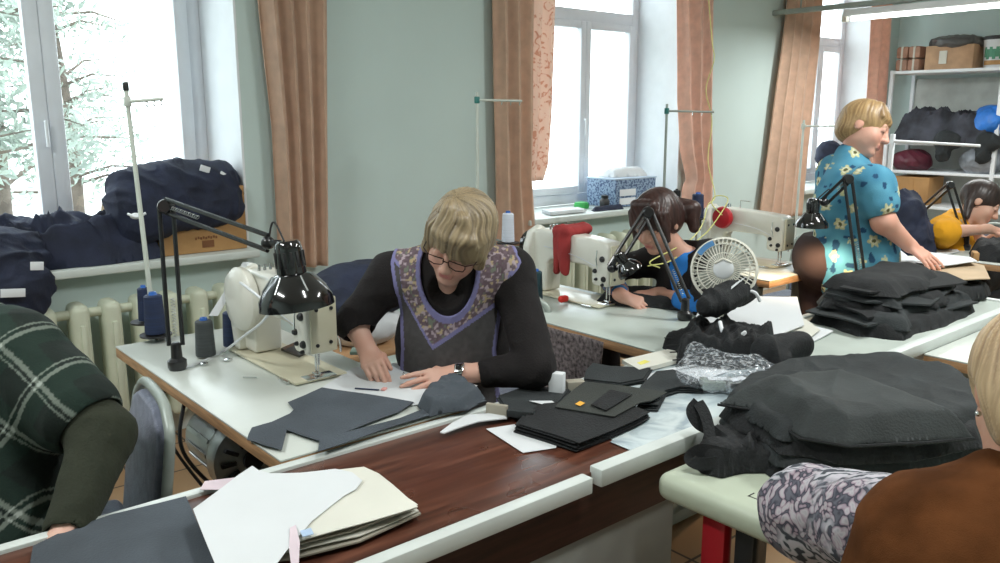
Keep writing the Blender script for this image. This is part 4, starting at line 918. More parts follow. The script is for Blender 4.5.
# ---------------------------------------------------------------- ponytailed woman
def woman_ponytail():
    t = thing('person', 'dark haired woman with ponytail in black jacket over bright blue shirt, sewing', 'person', (3.1, 2.5, 0))
    s = 1.06; hc = P(657, 222, 3.55); Mh = mrot(cdir(-.62, -.50, .58), cdir(-.25, .85, .40)); L0 = np.array(Mh)
    nb = P(684, 262, 3.62); shR, shL = P(650, 262, 3.78), P(708, 258, 3.58); elR, wrR = at(612, 272, .90) + FF * .25, at(622, 296, .82)
    elL, wrL = P(704, 305, 3.42), at(658, 294, .815)
    lo, hi = bbox(hc, nb, shR, shL, elR, wrR, elL, wrL, at(630, 300, .79), pad=.12); hi[2] += .06; F = Field(lo, hi, .0045)
    L = head_prims(F, hc, Mh, s, nb)
    F.cap(shR, shL, .05, k=.03); F.cap(nb, P(690, 320, 3.76), .05, .08, k=.05); F.cap(shR, elR, .045, .04); F.cap(elR, wrR, .038, .027); F.cap(shL, elL, .045, .04); F.cap(elL, wrL, .038, .027)
    hand(F, wrL, at(630, 300, .79) - wrL, V3((0, 0, 1)) + cdir(0, .2, .5), cdir(-.3, 1, 0), .95, curl=(.25, .3, .3, .35), thumb=(.4, .1))
    hand(F, wrR, at(640, 304, .79) - wrR, V3((0, 0, 1)) + cdir(0, .2, .5), cdir(1, .3, 0), .95, curl=(.3, .3, .3, .3), thumb=(.4, .1))
    fmesh('body', F, 'skin', t, skin_paint(hc, Mh, s, base=(.58, .34, .26)))
    lo, hi = bbox(hc, pad=.22); H = Field(lo, hi, .004); A = np.array(Mh); l = lambda x, y, z: np.array(hc) + A @ (np.array([x, y, z]) * s); R_ = lambda *r: np.array(r) * s
    H.ell(l(0, -.015, .035), R_(.088, .108, .098), A); H.ell(l(0, -.05, -.01), R_(.080, .07, .07), A, .03); H.ell(l(0, .125, -.052), R_(.058, .09, .088), A, .012, op='-'); H.ell(l(0, .02, -.13), R_(.09, .09, .06), A, .012, op='-')
    for k in range(9): x = -.064 + k * .016; H.cap(l(x * .6, .06, .105), l(x, .098 - abs(x) * .45, .030 - .006 * (k % 3)), .018 * s, .009 * s, k=.012)
    for q in (-1, 1): H.cap(l(q * .068, .045, .06), l(q * .075, .060, -.045), .020 * s, .009 * s, k=.02)
    H.cap(P(678, 203, 3.60), P(691, 210, 3.58), .024, .036, k=.015); H.cap(P(691, 210, 3.58), P(694, 228, 3.57), .036, .018, k=.02)
    hair('hair', H, hc, Mh, s, t, (.008, .004, .004), (.050, .018, .014), amp=.004)
    T0 = Field(*bbox(shR, shL, P(690, 340, 3.7), elR, elL, pad=.17), .006); Mt = np.array(mrot(cdir(-.6, 0, .8), cdir(-.1, 1, .1)))
    T0.cap(shR, shL, .066, k=.04); T0.cap(nb + FF * .03 + RR * .015 + V3((0, 0, .015)), shL, .058, .066, k=.03); T0.cap(nb + FF * .02, P(692, 320, 3.66), .080, .125, k=.04); T0.ell(P(690, 305, 3.70), (.17, .115, .2), Mt, .05); T0.ell(P(702, 365, 3.80), (.18, .14, .2), Mt, .05)
    T0.cap(shR, elR, .058, .052, k=.03); T0.cap(shL, elL, .060, .054, k=.03); T0.disp(lambda x, y, z: -folds(x, y, z, 9), .012)
    T0.cap(nb + V3((-.02, -.02, .085)), nb + V3((-.04, -.04, .18)), .050, .07, k=.01, op='-')
    T0.cap(nb - FF * .14, P(672, 330, 3.52), .022, .040, k=.01, op='-')
    fmesh('jacket', T0, 'black_knit', t)
    T1 = Field(*bbox(shR, shL, P(690, 340, 3.7), elR, elL, wrL, wrR, pad=.13), .006)
    T1.cap(shR, shL, .058, k=.04); T1.cap(nb, P(690, 320, 3.66), .072, .115, k=.04); T1.ell(P(690, 305, 3.70), (.155, .108, .19), Mt, .05); T1.ell(P(700, 350, 3.78), (.15, .12, .17), Mt, .05)
    T1.cap(elL, elL.lerp(wrL, .45), .050, .044, k=.02); T1.cap(nb + V3((0, 0, .05)), nb + V3((-.03, -.03, .17)), .052, .07, k=.01, op='-'); T1.disp(lambda x, y, z: -folds(x, y, z, 10), .008)
    fmesh('blue_shirt', T1, 'bright_blue_cloth', t)
    G = Field(*bbox(elR, wrR, pad=.09), .005); G.cap(elR, elR.lerp(wrR, .80), .050, .042, k=.02); G.disp(lambda x, y, z: -folds(x, y, z, 16), .008)
    d = np.array((wrR - elR).normalized()); e0 = np.array(elR)
    def pg(co): u = (co - e0) @ d; return np.where((np.sin(u * 190) > .1)[:, None], np.array((.03, .15, .36)), np.where((np.sin(u * 95) > 0)[:, None], np.array((.22, .30, .36)), np.array((.25, .13, .10))))
    fmesh('striped_cuff', G, 'painted_cloth', t, pg)
    K = Field((2.82, 2.2, .05), (3.5, 2.85, .70), .009); hp = V3((3.2, 2.48, .60)); K.ell(hp, (.18, .18, .11), k=.05)
    for dy in (.1, -.1): kn = V3((2.92, 2.48 + dy * 1.5, .53)); K.cap(hp + V3((0, dy, 0)), kn, .09, .065, k=.05); K.cap(kn, kn + V3((.05, 0, -.42)), .055, .04, k=.03)
    fmesh('dark_trousers', K, 'black_knit', t)
woman_ponytail()
# ---------------------------------------------------------------- standing woman
def woman_standing():
    t = thing('person', 'standing woman with short ginger hair in blue floral shirt, reaching over the table', 'person', (4.35, 2.2, 0))
    D = 4.14; s = 1.12; hc = P(865, 129, D - .02); Mh = mrot(cdir(.72, -.34, .52), cdir(.30, .92, -.05))
    nb = P(851, 158, D + .02); shR, shL = P(872, 186, D - .19), P(836, 172, D + .20); elR, wrR = P(884, 222, D - .22), P(909, 245, D - .14)
    tip = P(926, 258, D - .18); hip = P(850, 268, D + .12)
    # work out the hand so that it rests on the paper
    lo, hi = bbox(hc, nb, shR, shL, elR, wrR, tip, hip, pad=.16); hi[2] += .05; F = Field(lo, hi, .0055)
    L = head_prims(F, hc, Mh, s, nb, 1.08)
    F.ell(P(860, 152, D - .01), (.045, .045, .04), k=.03)
    F.cap(shR, shL, .050, k=.03); F.cap(nb - V3((0, 0, .12)), hip, .08, .12, k=.03); F.cap(shR, elR, .062, .054, k=.03); F.cap(elR, wrR, .054, .034, k=.03)
    hand(F, wrR, tip - wrR, cdir(.2, .6, .7), cdir(1, .1, 0), 1.05, curl=(.12, .16, .18, .2), thumb=(.8, .4), spread=.12)
    fmesh('body', F, 'skin', t, skin_paint(hc, Mh, s, base=(.66, .38, .29), brow=(.35, .22, .12)))
    lo, hi = bbox(hc, pad=.20); H = Field(lo, hi, .0045); A = np.array(Mh); l = lambda x, y, z: np.array(hc) + A @ (np.array([x, y, z]) * s); R_ = lambda *r: np.array(r) * s
    H.ell(l(0, -.018, .036), R_(.086, .106, .094), A); H.ell(l(0, -.06, -.02), R_(.07, .06, .06), A, .03); H.ell(l(0, .118, -.050), R_(.085, .085, .090), A, .01, op='-'); H.ell(l(0, .02, -.125), R_(.09, .10, .065), A, .012, op='-')
    for q in (-1, 1): H.ell(l(q * .088, .015, -.035), R_(.022, .038, .045), A, .008, op='-')
    for k in range(8): x = -.055 + k * .016; H.cap(l(x * .7, .030, .104), l(x, .083 - 6 * x * x, .050 + .006 * (k % 2)), .014 * s, .008 * s, k=.012)
    hair('hair', H, hc, Mh, s, t, (.15, .08, .035), (.46, .30, .14), amp=.004)
    lo, hi = bbox(P(815, 150, D), P(900, 290, D), shR, shL, elR, P(850, 290, D + .2), pad=.14); T = Field(lo, hi, .006); Mt = np.array(mrot(cdir(.75, -.1, .6), cdir(0, 1, 0)))
    T.cap(shR, shL, .080, k=.06); T.cap(P(850, 180, D), nb, .10, .074, k=.05); T.ell(P(852, 208, D + .02), (.185, .18, .20), Mt, .06); T.ell(P(853, 255, D + .08), (.20, .20, .24), Mt, .06); T.cap(P(862, 258, D), P(864, 292, D + .05), .16, .17, k=.05)
    T.cap(shR, shR.lerp(elR, .50), .092, .088, k=.05); T.cap(shL, shL + cdir(-.15, -1, 0) * .16, .08, .08, k=.05)
    T.disp(lambda x, y, z: -folds(x, y, z * .6, 6, 2), .014)
    T.cap(shR.lerp(elR, .95), elR.lerp(wrR, .3), .066, .07, k=.006, op='-')
    T.cap(nb + cdir(.2, 1, 0) * .085, hc - Vector((0, 0, .00)), .056, .078, k=.01, op='-')
    base = np.array(P(850, 220, D)); rx, uz, dp = np.array(RR), np.array((0, 0, 1.)), np.array(VH)
    rs = np.random.RandomState(5); ctr = []
    for i in range(-4, 5):
        for j in range(-6, 5):
            for k in range(-3, 4): ctr.append((i * .105 + (j % 2) * .05 + rs.uniform(-.015, .015), j * .085 + rs.uniform(-.012, .012), k * .11 + (j % 2) * .055))
    ctr = np.array(ctr)
    def pf(co):
        q = np.stack([(co - base) @ rx, (co - base) @ uz, (co - base) @ dp], 1); out = mix((.045, .20, .32), (.10, .33, .46), vnoise(q[:, 0] * 22, q[:, 1] * 22, q[:, 2] * 22)); n = vnoise(q[:, 0] * 30, q[:, 1] * 30 + 5, q[:, 2] * 30)
        out = np.where((n > .74)[:, None], np.array((.01, .06, .14)), out); best = np.full(len(co), 9.); bi = np.zeros(len(co), int)
        for i, c in enumerate(ctr):
            d = np.linalg.norm(q - c, axis=1); m = d < best; best[m] = d[m]; bi[m] = i
        a = np.arctan2(q[:, 1] - ctr[bi, 1], q[:, 0] - ctr[bi, 0]); rr = .034 * (.82 + .18 * np.cos(a * 6))
        out = np.where((best < rr)[:, None], np.array((.56, .55, .30)), out); out = np.where((best < rr * .62)[:, None], np.array((.72, .70, .52)), out); out = np.where((best < .011)[:, None], np.array((.10, .10, .03)), out); return out
    fmesh('floral_shirt', T, 'painted_cloth', t, pf)
    lo, hi = (hip.x - .35, hip.y - .35, .05), (hip.x + .35, hip.y + .35, .98); K = Field(lo, hi, .009); h2 = V3((hip.x - .03, hip.y + .08, .86))
    K.ell(h2, (.21, .20, .18), k=.05)
    for dy in (.09, -.09): K.cap(h2 + V3((.02, dy, -.05)), V3((h2.x + .03, h2.y + dy, .48)), .105, .07, k=.04); K.cap(V3((h2.x + .03, h2.y + dy, .48)), V3((h2.x, h2.y + dy, .10)), .065, .045, k=.03); K.cap(V3((h2.x, h2.y + dy, .095)), V3((h2.x + .14, h2.y + dy - .03, .085)), .04, .035, k=.02)
    fmesh('brown_trousers', K, 'dark_brown_cloth', t)
woman_standing()
# ---------------------------------------------------------------- woman in yellow
def woman_yellow():
    t = thing('person', 'dark haired woman in yellow short-sleeved top leaning over her sewing table', 'person', (5.8, 2.0, 0))
    D = 5.15; s = 1.10; hc = P(980, 204, D); Mh = mrot(cdir(.72, -.50, .40), cdir(.42, .86, .05)); nb = P(955, 226, D + .05)
    shR, shL = P(942, 232, D - .14), P(958, 222, D + .25); wrR = P(988, 229, D - .14); elR = P(945, 232, D - .22); tip = P(1006, 231, D - .1)
    lo, hi = bbox(hc, nb, shR, shL, elR, wrR, tip, pad=.16); F = Field(lo, hi, .006)
    head_prims(F, hc, Mh, s, nb); F.cap(shR, shL, .05, k=.03); F.cap(nb, P(945, 275, D + .15), .07, .12, k=.04); F.cap(shR, elR, .045, .042); F.cap(elR, wrR, .043, .028)
    hand(F, wrR, tip - wrR, cdir(0, 1, .4), cdir(0, .4, 1), 1., curl=.2)
    F.cap(shL, P(985, 244, D + .12), .043, .036); F.cap(P(985, 244, D + .12), P(1002, 232, D), .036, .028)
    fmesh('body', F, 'skin', t, skin_paint(hc, Mh, s, base=(.58, .36, .27)))
    lo, hi = bbox(hc, pad=.20); H = Field(lo, hi, .005); A = np.array(Mh); l = lambda x, y, z: np.array(hc) + A @ (np.array([x, y, z]) * s); R_ = lambda *r: np.array(r) * s
    H.ell(l(0, -.018, .040), R_(.088, .106, .096), A); H.ell(l(0, .12, -.055), R_(.075, .085, .105), A, .01, op='-'); H.ell(l(0, .02, -.12), R_(.09, .10, .06), A, .012, op='-')
    H.cap(l(.05, -.06, .0), l(.065, -.02, -.11), .030, .018, k=.02); H.cap(l(-.05, -.06, .0), l(-.065, -.02, -.11), .030, .018, k=.02)
    hair('hair', H, hc, Mh, s, t, (.008, .006, .006), (.045, .028, .024), amp=.003)
    T = Field(*bbox(shR, shL, P(935, 262, D), P(955, 300, D + .2), nb, pad=.17), .007); T.cap(shR, shL, .085, k=.04); T.cap(nb, P(945, 245, D + .05), .08, .14, k=.04); T.ell(P(943, 258, D + .10), (.19, .19, .22), k=.05); T.cap(shR, shR.lerp(elR, 1.2), .085, .075, k=.03)
    T.disp(lambda x, y, z: -folds(x, y, z * .6, 7, 6), .015); T.cap(elR.lerp(wrR, .45), wrR, .062, .06, k=.006, op='-'); T.cap(nb + cdir(.3, .5, 0) * .04, hc, .056, .07, k=.01, op='-')
    fmesh('yellow_top', T, 'orange_knit', t)
    K = Field((5.35, 1.6, .05), (6.25, 2.45, .72), .01); hp = V3((5.85, 2.05, .58)); K.ell(hp, (.2, .2, .12), k=.05)
    for dy in (.1, -.1): kn = V3((5.50, 2.05 + dy * 1.3, .54)); K.cap(hp + V3((0, dy, 0)), kn, .09, .065, k=.05); K.cap(kn, kn + V3((.05, 0, -.42)), .055, .04, k=.03)
    fmesh('dark_trousers', K, 'black_knit', t)
woman_yellow()
# ---------------------------------------------------------------- person in the plaid shirt
def person_plaid():
    t = thing('person', 'person in dark green plaid shirt over olive sleeves, seen from behind at the left edge', 'person', (.15, 2.2, 0))
    sh = P(12, 352, 1.93); el = P(102, 436, 1.86); wr = P(64, 540, 1.66); shL = P(-95, 330, 2.1); nb = P(-70, 292, 2.02); hip = V3((.22, 2.25, .55)); hc = P(-130, 225, 1.98)
    Mh = mrot(cdir(-.6, -.5, .2), cdir(-.1, .9, .1))
    F = Field(*bbox(sh, el, wr, shL, nb, hc, hip, P(20, 590, 1.58), pad=.17), .0055); head_prims(F, hc, Mh, 1.05, nb)
    F.cap(sh, shL, .055, k=.04); F.cap(nb, hip, .09, .15, k=.05); F.cap(sh, el, .05, .045); F.cap(el, wr, .042, .03)
    hand(F, wr, P(18, 592, 1.57) - wr, cdir(.1, .6, .7), cdir(-1, 0, 0), 1., curl=.2)
    fmesh('body', F, 'skin', t, skin_paint(hc, Mh, 1.05))
    H = Field(*bbox(hc, pad=.2), .006); A = np.array(Mh); l = lambda x, y, z: np.array(hc) + A @ (np.array([x, y, z]) * 1.05); H.ell(l(0, -.02, .036), (.093, .113, .102), A); H.ell(l(0, .118, -.055), (.07, .085, .1), A, .01, op='-'); H.ell(l(0, .02, -.13), (.09, .1, .07), A, .01, op='-')
    hair('hair', H, hc, Mh, 1.05, t, (.05, .03, .02), (.2, .13, .08))
    T = Field(*bbox(sh, el, shL, P(30, 530, 1.9), P(-100, 540, 2.1), pad=.17), .0042)
    T.cap(sh, shL, .085, k=.06); T.ell(P(-35, 410, 2.02), (.20, .20, .26), k=.08); T.ell(P(-35, 520, 2.02), (.24, .22, .28), k=.08); T.cap(sh, sh.lerp(el, .72), .090, .088, k=.05)
    T.cap(P(0, 420, 1.95), P(5, 545, 1.9), .12, .13, k=.08); T.disp(lambda x, y, z: -folds(x, y, z * .7, 6, 4), .018); T.cap(sh.lerp(el, 1.02), el, .085, .085, k=.008, op='-')
    u1 = np.array((el - sh).normalized()); u2 = np.array(cdir(.64, .75, 0)); s0 = np.array(sh)
    def pp(co):
        a = (co - s0) @ u1; b = (co - s0) @ u2; out = mix((.0035, .009, .007), (.006, .015, .011), vnoise(co[:, 0] * 60, co[:, 1] * 60, co[:, 2] * 60))
        def band(v, per, w, ph=0): return np.abs(((v + ph) / per) % 1 - .5) * per < w
        g1, g2 = band(a, .125, .022), band(b, .125, .022); out = np.where(g1[:, None] | g2[:, None], out + np.array((.002, .010, .006)), out)
        w1, w2 = band(a, .125, .0045, .02) | band(a, .125, .002, .035), band(b, .125, .0050, .02) | band(b, .125, .002, .035)
        out = np.where((w1 | w2)[:, None], np.array((.17, .20, .17)), out); return np.where((w1 & w2)[:, None], np.array((.42, .46, .42)), out)
    fmesh('plaid_shirt', T, 'painted_cloth', t, pp)
    S = Field(*bbox(sh, el, wr, pad=.10), .005); S.cap(sh.lerp(el, .5), el, .064, .060, k=.03); S.cap(el, el.lerp(wr, .88), .062, .040, k=.03); S.disp(lambda x, y, z: -folds(x, y, z, 12, 7), .010); S.cap(el.lerp(wr, 1.02), wr, .036, .04, k=.005, op='-')
    fmesh('olive_sleeve', S, 'olive_knit', t)
    K = Field((-.45, 1.9, .05), (.55, 2.55, .70), .01); K.ell(hip, (.22, .22, .14), k=.05)
    for dy in (.1, -.1): kn = V3((-.25, 2.2 + dy * 1.2, .54)); K.cap(hip + V3((0, dy, 0)), kn, .09, .065, k=.05); K.cap(kn, kn + V3((.05, 0, -.42)), .055, .04, k=.03)
    fmesh('dark_trousers', K, 'black_knit', t)
person_plaid()
# ---------------------------------------------------------------- woman in the brown fuzzy vest
def woman_brown():
    t = thing('person', 'blonde woman in brown fuzzy vest over swirl-print sleeve, seen from behind at the right edge', 'person', (1.5, .35, 0))
    hc = P(1034, 396, 1.30); Mh = mrot(cdir(.20, -.30, -.90), cdir(.12, .95, .05)); s = 1.0
    nb = P(1050, 478, 1.28); shL = P(935, 540, 1.30); shR = P(1130, 540, 1.22); el = P(812, 512, 1.60); wr = P(905, 600, 1.60); hip = P(985, 760, 1.25)
    F = Field(*bbox(hc, nb, shL, shR, el, wr, pad=.15), .005); L = head_prims(F, hc, Mh, s, nb)
    F.cap(shL, shR, .055, k=.04); F.cap(nb, P(1000, 640, 1.26), .08, .13, k=.05); F.cap(shL, el, .050, .042); F.cap(el, wr, .040, .028); hand(F, wr, wr - el, V3((0, 0, 1)), cdir(0, 1, 0), 1., curl=.2)
    fmesh('body', F, 'skin', t, skin_paint(hc, Mh, s, base=(.62, .36, .26)))
    H = Field(*bbox(hc, pad=.22), .004); A = np.array(Mh); l = lambda x, y, z: np.array(hc) + A @ (np.array([x, y, z]) * s); R_ = lambda *r: np.array(r) * s
    H.ell(l(0, -.02, .036), R_(.092, .112, .104), A); H.ell(l(0, -.05, -.03), R_(.08, .07, .09), A, .03); H.ell(l(0, .118, -.055), R_(.068, .085, .1), A, .01, op='-')
    for q in (-1, 1): H.ell(l(q * .098, .012, -.045), R_(.036, .050, .070), A, .008, op='-')
    H.ell(l(0, .0, -.150), R_(.10, .12, .070), A, .012, op='-')
    H.cap(l(0, -.11, .02), l(.01, -.13, .0), .035, .04, k=.02)
    for k in range(6): H.cap(l(-.05 + k * .02, -.075, -.05), l(-.045 + k * .018, -.062, -.092 - .008 * (k % 2)), .012, .003, k=.01)
    hair('hair', H, hc, Mh, s, t, (.24, .14, .07), (.58, .42, .25), amp=.004)
    MB().ball(l(-.080, -.010, -.044), .005).obj('earring', 'chrome', t)
    V = Field(*bbox(shL, shR, nb, P(980, 760, 1.25), pad=.20), .0065)
    V.cap(shL, shR, .085, k=.06); V.cap(nb, P(1000, 560, 1.27), .075, .14, k=.06); V.ell(P(1000, 640, 1.27), (.20, .20, .22), k=.08); V.ell(P(990, 740, 1.27), (.20, .20, .20), k=.08); V.cap(shL, P(925, 590, 1.32), .085, .09, k=.05)
    V.cap(P(930, 540, 1.32), P(915, 620, 1.30), .075, .10, k=.06)
    V.disp(lambda x, y, z: -folds(x, y, z, 5, 8) + .15 * vnoise(x * 90, y * 90, z * 90), .016); V.cap(nb + V3((0, 0, .0)), hc, .064, .075, k=.01, op='-')
    fmesh('fuzzy_vest', V, 'brown_fuzzy', t)
    S = Field(*bbox(shL, el, wr, pad=.15), .005); S.cap(shL, el, .088, .078, k=.03); S.cap(el, el.lerp(wr, .8), .074, .060, k=.04); S.ell(el, (.085, .085, .074), k=.03); S.disp(lambda x, y, z: -folds(x, y, z, 11, 5), .012)
    S.cap(el.lerp(wr, .95), wr, .05, .05, k=.005, op='-')
    S.plane((0, 0, .738), (0, 0, -1)); fmesh('printed_sleeve', S, 'swirl_print', t)
    K = Field((1.0, -.1, .05), (2.1, .8, .72), .01); hp = V3((1.45, .32, .56)); K.ell(hp, (.22, .22, .14), k=.05)
    for dy in (.1, -.1): kn = V3((1.85, .30 + dy, .54)); K.cap(hp + V3((0, dy, 0)), kn, .09, .065, k=.05); K.cap(kn, kn + V3((-.05, 0, -.42)), .055, .04, k=.03)
    fmesh('dark_trousers', K, 'black_knit', t)
woman_brown()
dup(ch, (1.46, .30, 0), 'chair under the woman in the brown vest', rotz=math.radians(180))
# ================================================================== THE WORK ON THE TABLES
def one(o, label, cat, group=None): return tag(o, label, cat, group)
Z1 = .778
# ---- paper and cut pieces in front of the woman in glasses
one(sheet('pattern_paper', TB([(322, 388), (352, 369), (395, 364), (440, 372), (478, 386), (440, 402), (412, 406)], Z1), Z1, .0012, 'paper_white', wav=.0015), 'white pattern paper under the hands of the woman in glasses', 'paper')
one(MB().box(at(367, 389, Z1 + .006), (.075, .006, .002), rot=Matrix.Rotation(math.radians(-52), 3, 'Z')).obj('dark_marking_strip', 'thread_navy'), 'thin dark strip lying on the white paper under her fingers', 'strip')
one(MB().box(at(384, 389, Z1 + .006), (.022, .014, .006), rot=Matrix.Rotation(.6, 3, 'Z'), bev=.0025).obj('tailor_chalk', mat('chalk_pink', (.75, .36, .33), .8)), 'small pink tailor chalk pinched under her fingers', 'chalk')
zdrop = lambda X, Y: -np.clip(.795 - X, 0, 1) * 1.1
one(sheet('cut_fabric_piece', TB([(322, 389), (350, 394), (414, 404), (400, 414), (370, 425), (340, 437), (322, 444), (300, 437), (287, 432), (282, 452), (262, 447), (247, 440), (252, 430), (272, 424), (290, 415), (294, 411), (288, 404), (305, 397)], Z1), Z1 + .0015, .0015, 'slate_cloth', wav=.004, res=.02, zf=zdrop, seed=2), 'slate grey cut fabric piece hanging over the plywood corner of the sewing table', 'fabric piece', 'cut fabric pieces')
one(sheet('cut_fabric_piece', TB([(320, 441), (345, 436), (400, 421), (425, 411), (470, 398), (487, 404), (440, 415), (380, 434), (318, 456)], Z1), Z1 + .004, .0015, 'slate_cloth', wav=.004, res=.02, seed=8), 'long narrow slate fabric piece lying along the back white edge strip', 'fabric piece', 'cut fabric pieces')
one(heap('crumpled_fabric', TB([(417, 408), (424, 394), (448, 384), (470, 388), (486, 400), (468, 412), (430, 418)], Z1), Z1 + .004, .024, 'slate_cloth', edge=.035, amp=1.1, f=11, seed=3, res=.005), 'small crumpled charcoal fabric piece beside the wristwatch hand', 'fabric piece', 'cut fabric pieces')
one(sheet('fabric_strip', TB([(440, 437), (452, 428), (468, 420), (505, 417), (507, 423), (478, 427), (458, 433), (444, 438)], TZ), TZ + .003, .003, 'paper_white', wav=.006, res=.012), 'crumpled white fabric strip lying on the brown wood-grain top', 'strip')
one(sheet('white_sheet', TB([(486, 430), (517, 425), (560, 432), (556, 449), (523, 454)], TZ), TZ + .002, .0008, 'paper_white', wav=.0006), 'white paper sheet sticking out under the black fabric stack', 'paper')
def stack(pts, n, z, m, label_fn, seed, off=.006, th=.0022, group='fabric stack', name='stacked_fabric_piece', step=.0042):
    rnd = random.Random(seed)
    for i in range(n):
        dx, dy = rnd.uniform(-off, off), rnd.uniform(-off, off); c = sum((Vector((p[0], p[1])) for p in pts), Vector((0, 0))) / len(pts)
        k = 1 + rnd.uniform(-.03, .03) - .01 * i; q = [((p[0] - c.x) * k + c.x + dx + rnd.uniform(-.002, .002), (p[1] - c.y) * k + c.y + dy + rnd.uniform(-.002, .002)) for p in pts]
        one(sheet(name, q, z + i * step, th, m, wav=.0012, res=.03, seed=seed + i * .05), label_fn(i), 'fabric piece', group)
    return z + n * step
NTH = ['lowest', 'second lowest', 'third from the bottom', 'fourth from the bottom', 'fifth from the bottom', 'sixth from the bottom']
def lab(txt, n): return lambda i: '%s, %s of its stack' % (txt, 'topmost' if i == n - 1 else NTH[i])
zt = stack(TB([(514, 434), (524, 422), (540, 412), (565, 410), (628, 412), (651, 421), (639, 428), (610, 441), (577, 454), (551, 445)], TZ), 6, TZ + .004, 'black_cloth', lab('black cut fabric in front of the green-grey panel', 6), 3, group='black fabric stack on the worktable')
stack(TB([(497, 401), (525, 391), (551, 392), (571, 394), (560, 407), (523, 423), (507, 417)], TZ), 3, TZ + .004, 'charcoal_cloth', lab('charcoal fabric piece next to the brown card', 3), 5, group='small charcoal fabric stack')
stack(TB([(656, 377), (673, 375), (699, 385), (702, 394), (679, 393), (665, 397), (658, 412), (639, 411), (640, 392)], TZ), 4, TZ + .004, 'charcoal_cloth', lab('notched charcoal piece beside the clear plastic bag', 4), 7, group='notched charcoal fabric stack')
stack(TB([(595, 368), (611, 371), (653, 373), (645, 384), (622, 388), (585, 384), (588, 375)], TZ), 3, TZ + .006, 'charcoal_cloth', lab('charcoal fabric piece just behind the green-grey panel', 3), 9, group='rear charcoal fabric stack')
pn = thing('grey_swatch', 'green-grey fabric panel with a dark patch and yellow mark, on the black stack', 'fabric piece', at(610, 400, TZ + .03))
sheet('panel', TB([(585, 383), (622, 387), (667, 394), (652, 402), (640, 404), (614, 418), (585, 413), (555, 408), (574, 391)], TZ + .03), TZ + .031, .0025, 'green_grey_cloth', pn, wav=.002)
sheet('dark_patch', TB([(591, 406), (610, 391), (632, 396), (606, 412)], TZ + .035), TZ + .0375, .0022, 'black_cloth', pn, wav=.001)
sheet('yellow_mark', TB([(575, 405), (580, 402), (585, 404), (580, 407)], TZ + .035), TZ + .0375, .0008, 'yellow_mark', pn, wav=0, res=.02)
one(sheet('white_scrap', TB([(529, 402), (552, 402), (556, 405), (551, 410), (541, 405)], TZ + .018), TZ + .020, .001, 'paper_white', wav=.001), 'small white paper scrap on the small charcoal stack', 'paper')
one(MB().box(at(497, 411, TZ + .022), (.062, .014, .040), rot=Matrix.Rotation(math.radians(-62), 3, 'Z'), bev=.002).obj('card_tag', 'card_grey'), 'brown card tag standing on edge by the back edge strip', 'card')
one(MB().box(at(521, 413, TZ + .026), (.075, .030, .020), rot=Matrix.Rotation(math.radians(-55), 3, 'Z'), bev=.003).obj('dark_block', 'charcoal_cloth'), 'dark wrapped block lying beside the brown card tag', 'block')
one(MB().box(at(557, 384, TZ + .038), (.030, .045, .072), rot=Matrix.Rotation(.5, 3, 'Z'), bev=.003).obj('white_box', 'label_white'), 'small white box standing behind the charcoal pieces', 'box')
one(MB().box(at(575, 385, TZ + .018), (.055, .035, .030), rot=Matrix.Rotation(-.5, 3, 'Z'), bev=.003).obj('small_box', 'card_grey'), 'small grey-brown box beside the standing white box', 'box')
nb_ = thing('notepad', 'cream notepad with a yellow mark behind the fabric pieces', 'notepad', at(655, 365, TZ))
sheet('pages', TB([(622, 365), (639, 375), (690, 361), (676, 352)], TZ), TZ + .003, .014, 'paper_cream', nb_, wav=.001)
sheet('cover_mark', TB([(637, 363), (645, 360), (650, 362), (641, 365)], TZ + .018), TZ + .0185, .0006, mat('yellow_ink', (.80, .72, .15), .7), nb_, wav=0)
for k, (q, lb) in enumerate((([(640, 377), (700, 362), (730, 372), (660, 396)], 'white paper sheet between the notepad and the clear plastic bag'), ([(610, 443), (660, 420), (735, 398), (752, 404), (700, 425), (632, 452)], 'pale translucent sheet lying along the front edge strip'))):
    one(sheet('loose_sheet', TB(q, TZ), TZ + .0016 + .0006 * k, .0008, ['paper_white', 'plastic_film_print'][k], wav=.001), lb, 'paper')
# ---- bottles of paper patterns, lower left
one(sheet('fabric_sheet', TB([(33, 546), (60, 533), (110, 515), (186, 496), (200, 528), (232, 565), (232, 620), (20, 620)], TZ + .012), TZ + .004, .003, 'slate_cloth', wav=.006, res=.03), 'large slate blue fabric sheet at the lower left, under the paper patterns', 'fabric piece')
for k, (q, m, lb) in enumerate((
    ([(300, 500), (357, 482), (372, 484), (400, 500), (421, 520), (360, 548), (290, 566), (250, 570)], 'card_grey', 'lowest grey card pattern under the white ones'),
    ([(300, 498), (357, 481), (374, 484), (400, 501), (419, 517), (360, 543), (290, 560), (250, 560)], 'paper_cream', 'cream card pattern, second from the bottom of the pattern pile'),
    ([(300, 496), (358, 480), (375, 484), (398, 500), (417, 515), (350, 540), (285, 556), (250, 550)], 'card_grey', 'grey card pattern, third from the bottom of the pattern pile'),
    ([(300, 496), (356, 479), (374, 482), (397, 499), (418, 513), (350, 536), (284, 551), (250, 545)], 'paper_cream', 'cream card pattern, fourth from the bottom of the pattern pile'),
    ([(300, 492), (340, 478), (364, 475), (379, 482), (393, 493), (409, 507), (418, 515), (360, 533), (300, 551), (262, 550)], 'paper_cream', 'pale rounded pattern, second from the top of the pile'))):
    one(sheet('paper_pattern', TB(q, TZ + .006 * k), TZ + .009 + .0075 * k, .0035 if m == 'card_grey' else .0018, m, wav=.003, res=.04, seed=k), lb, 'paper pattern', 'paper patterns at the lower left')
zc = lambda X, Y: .02 + .03 * vnoise(X * 3, Y * 3, X * 0)
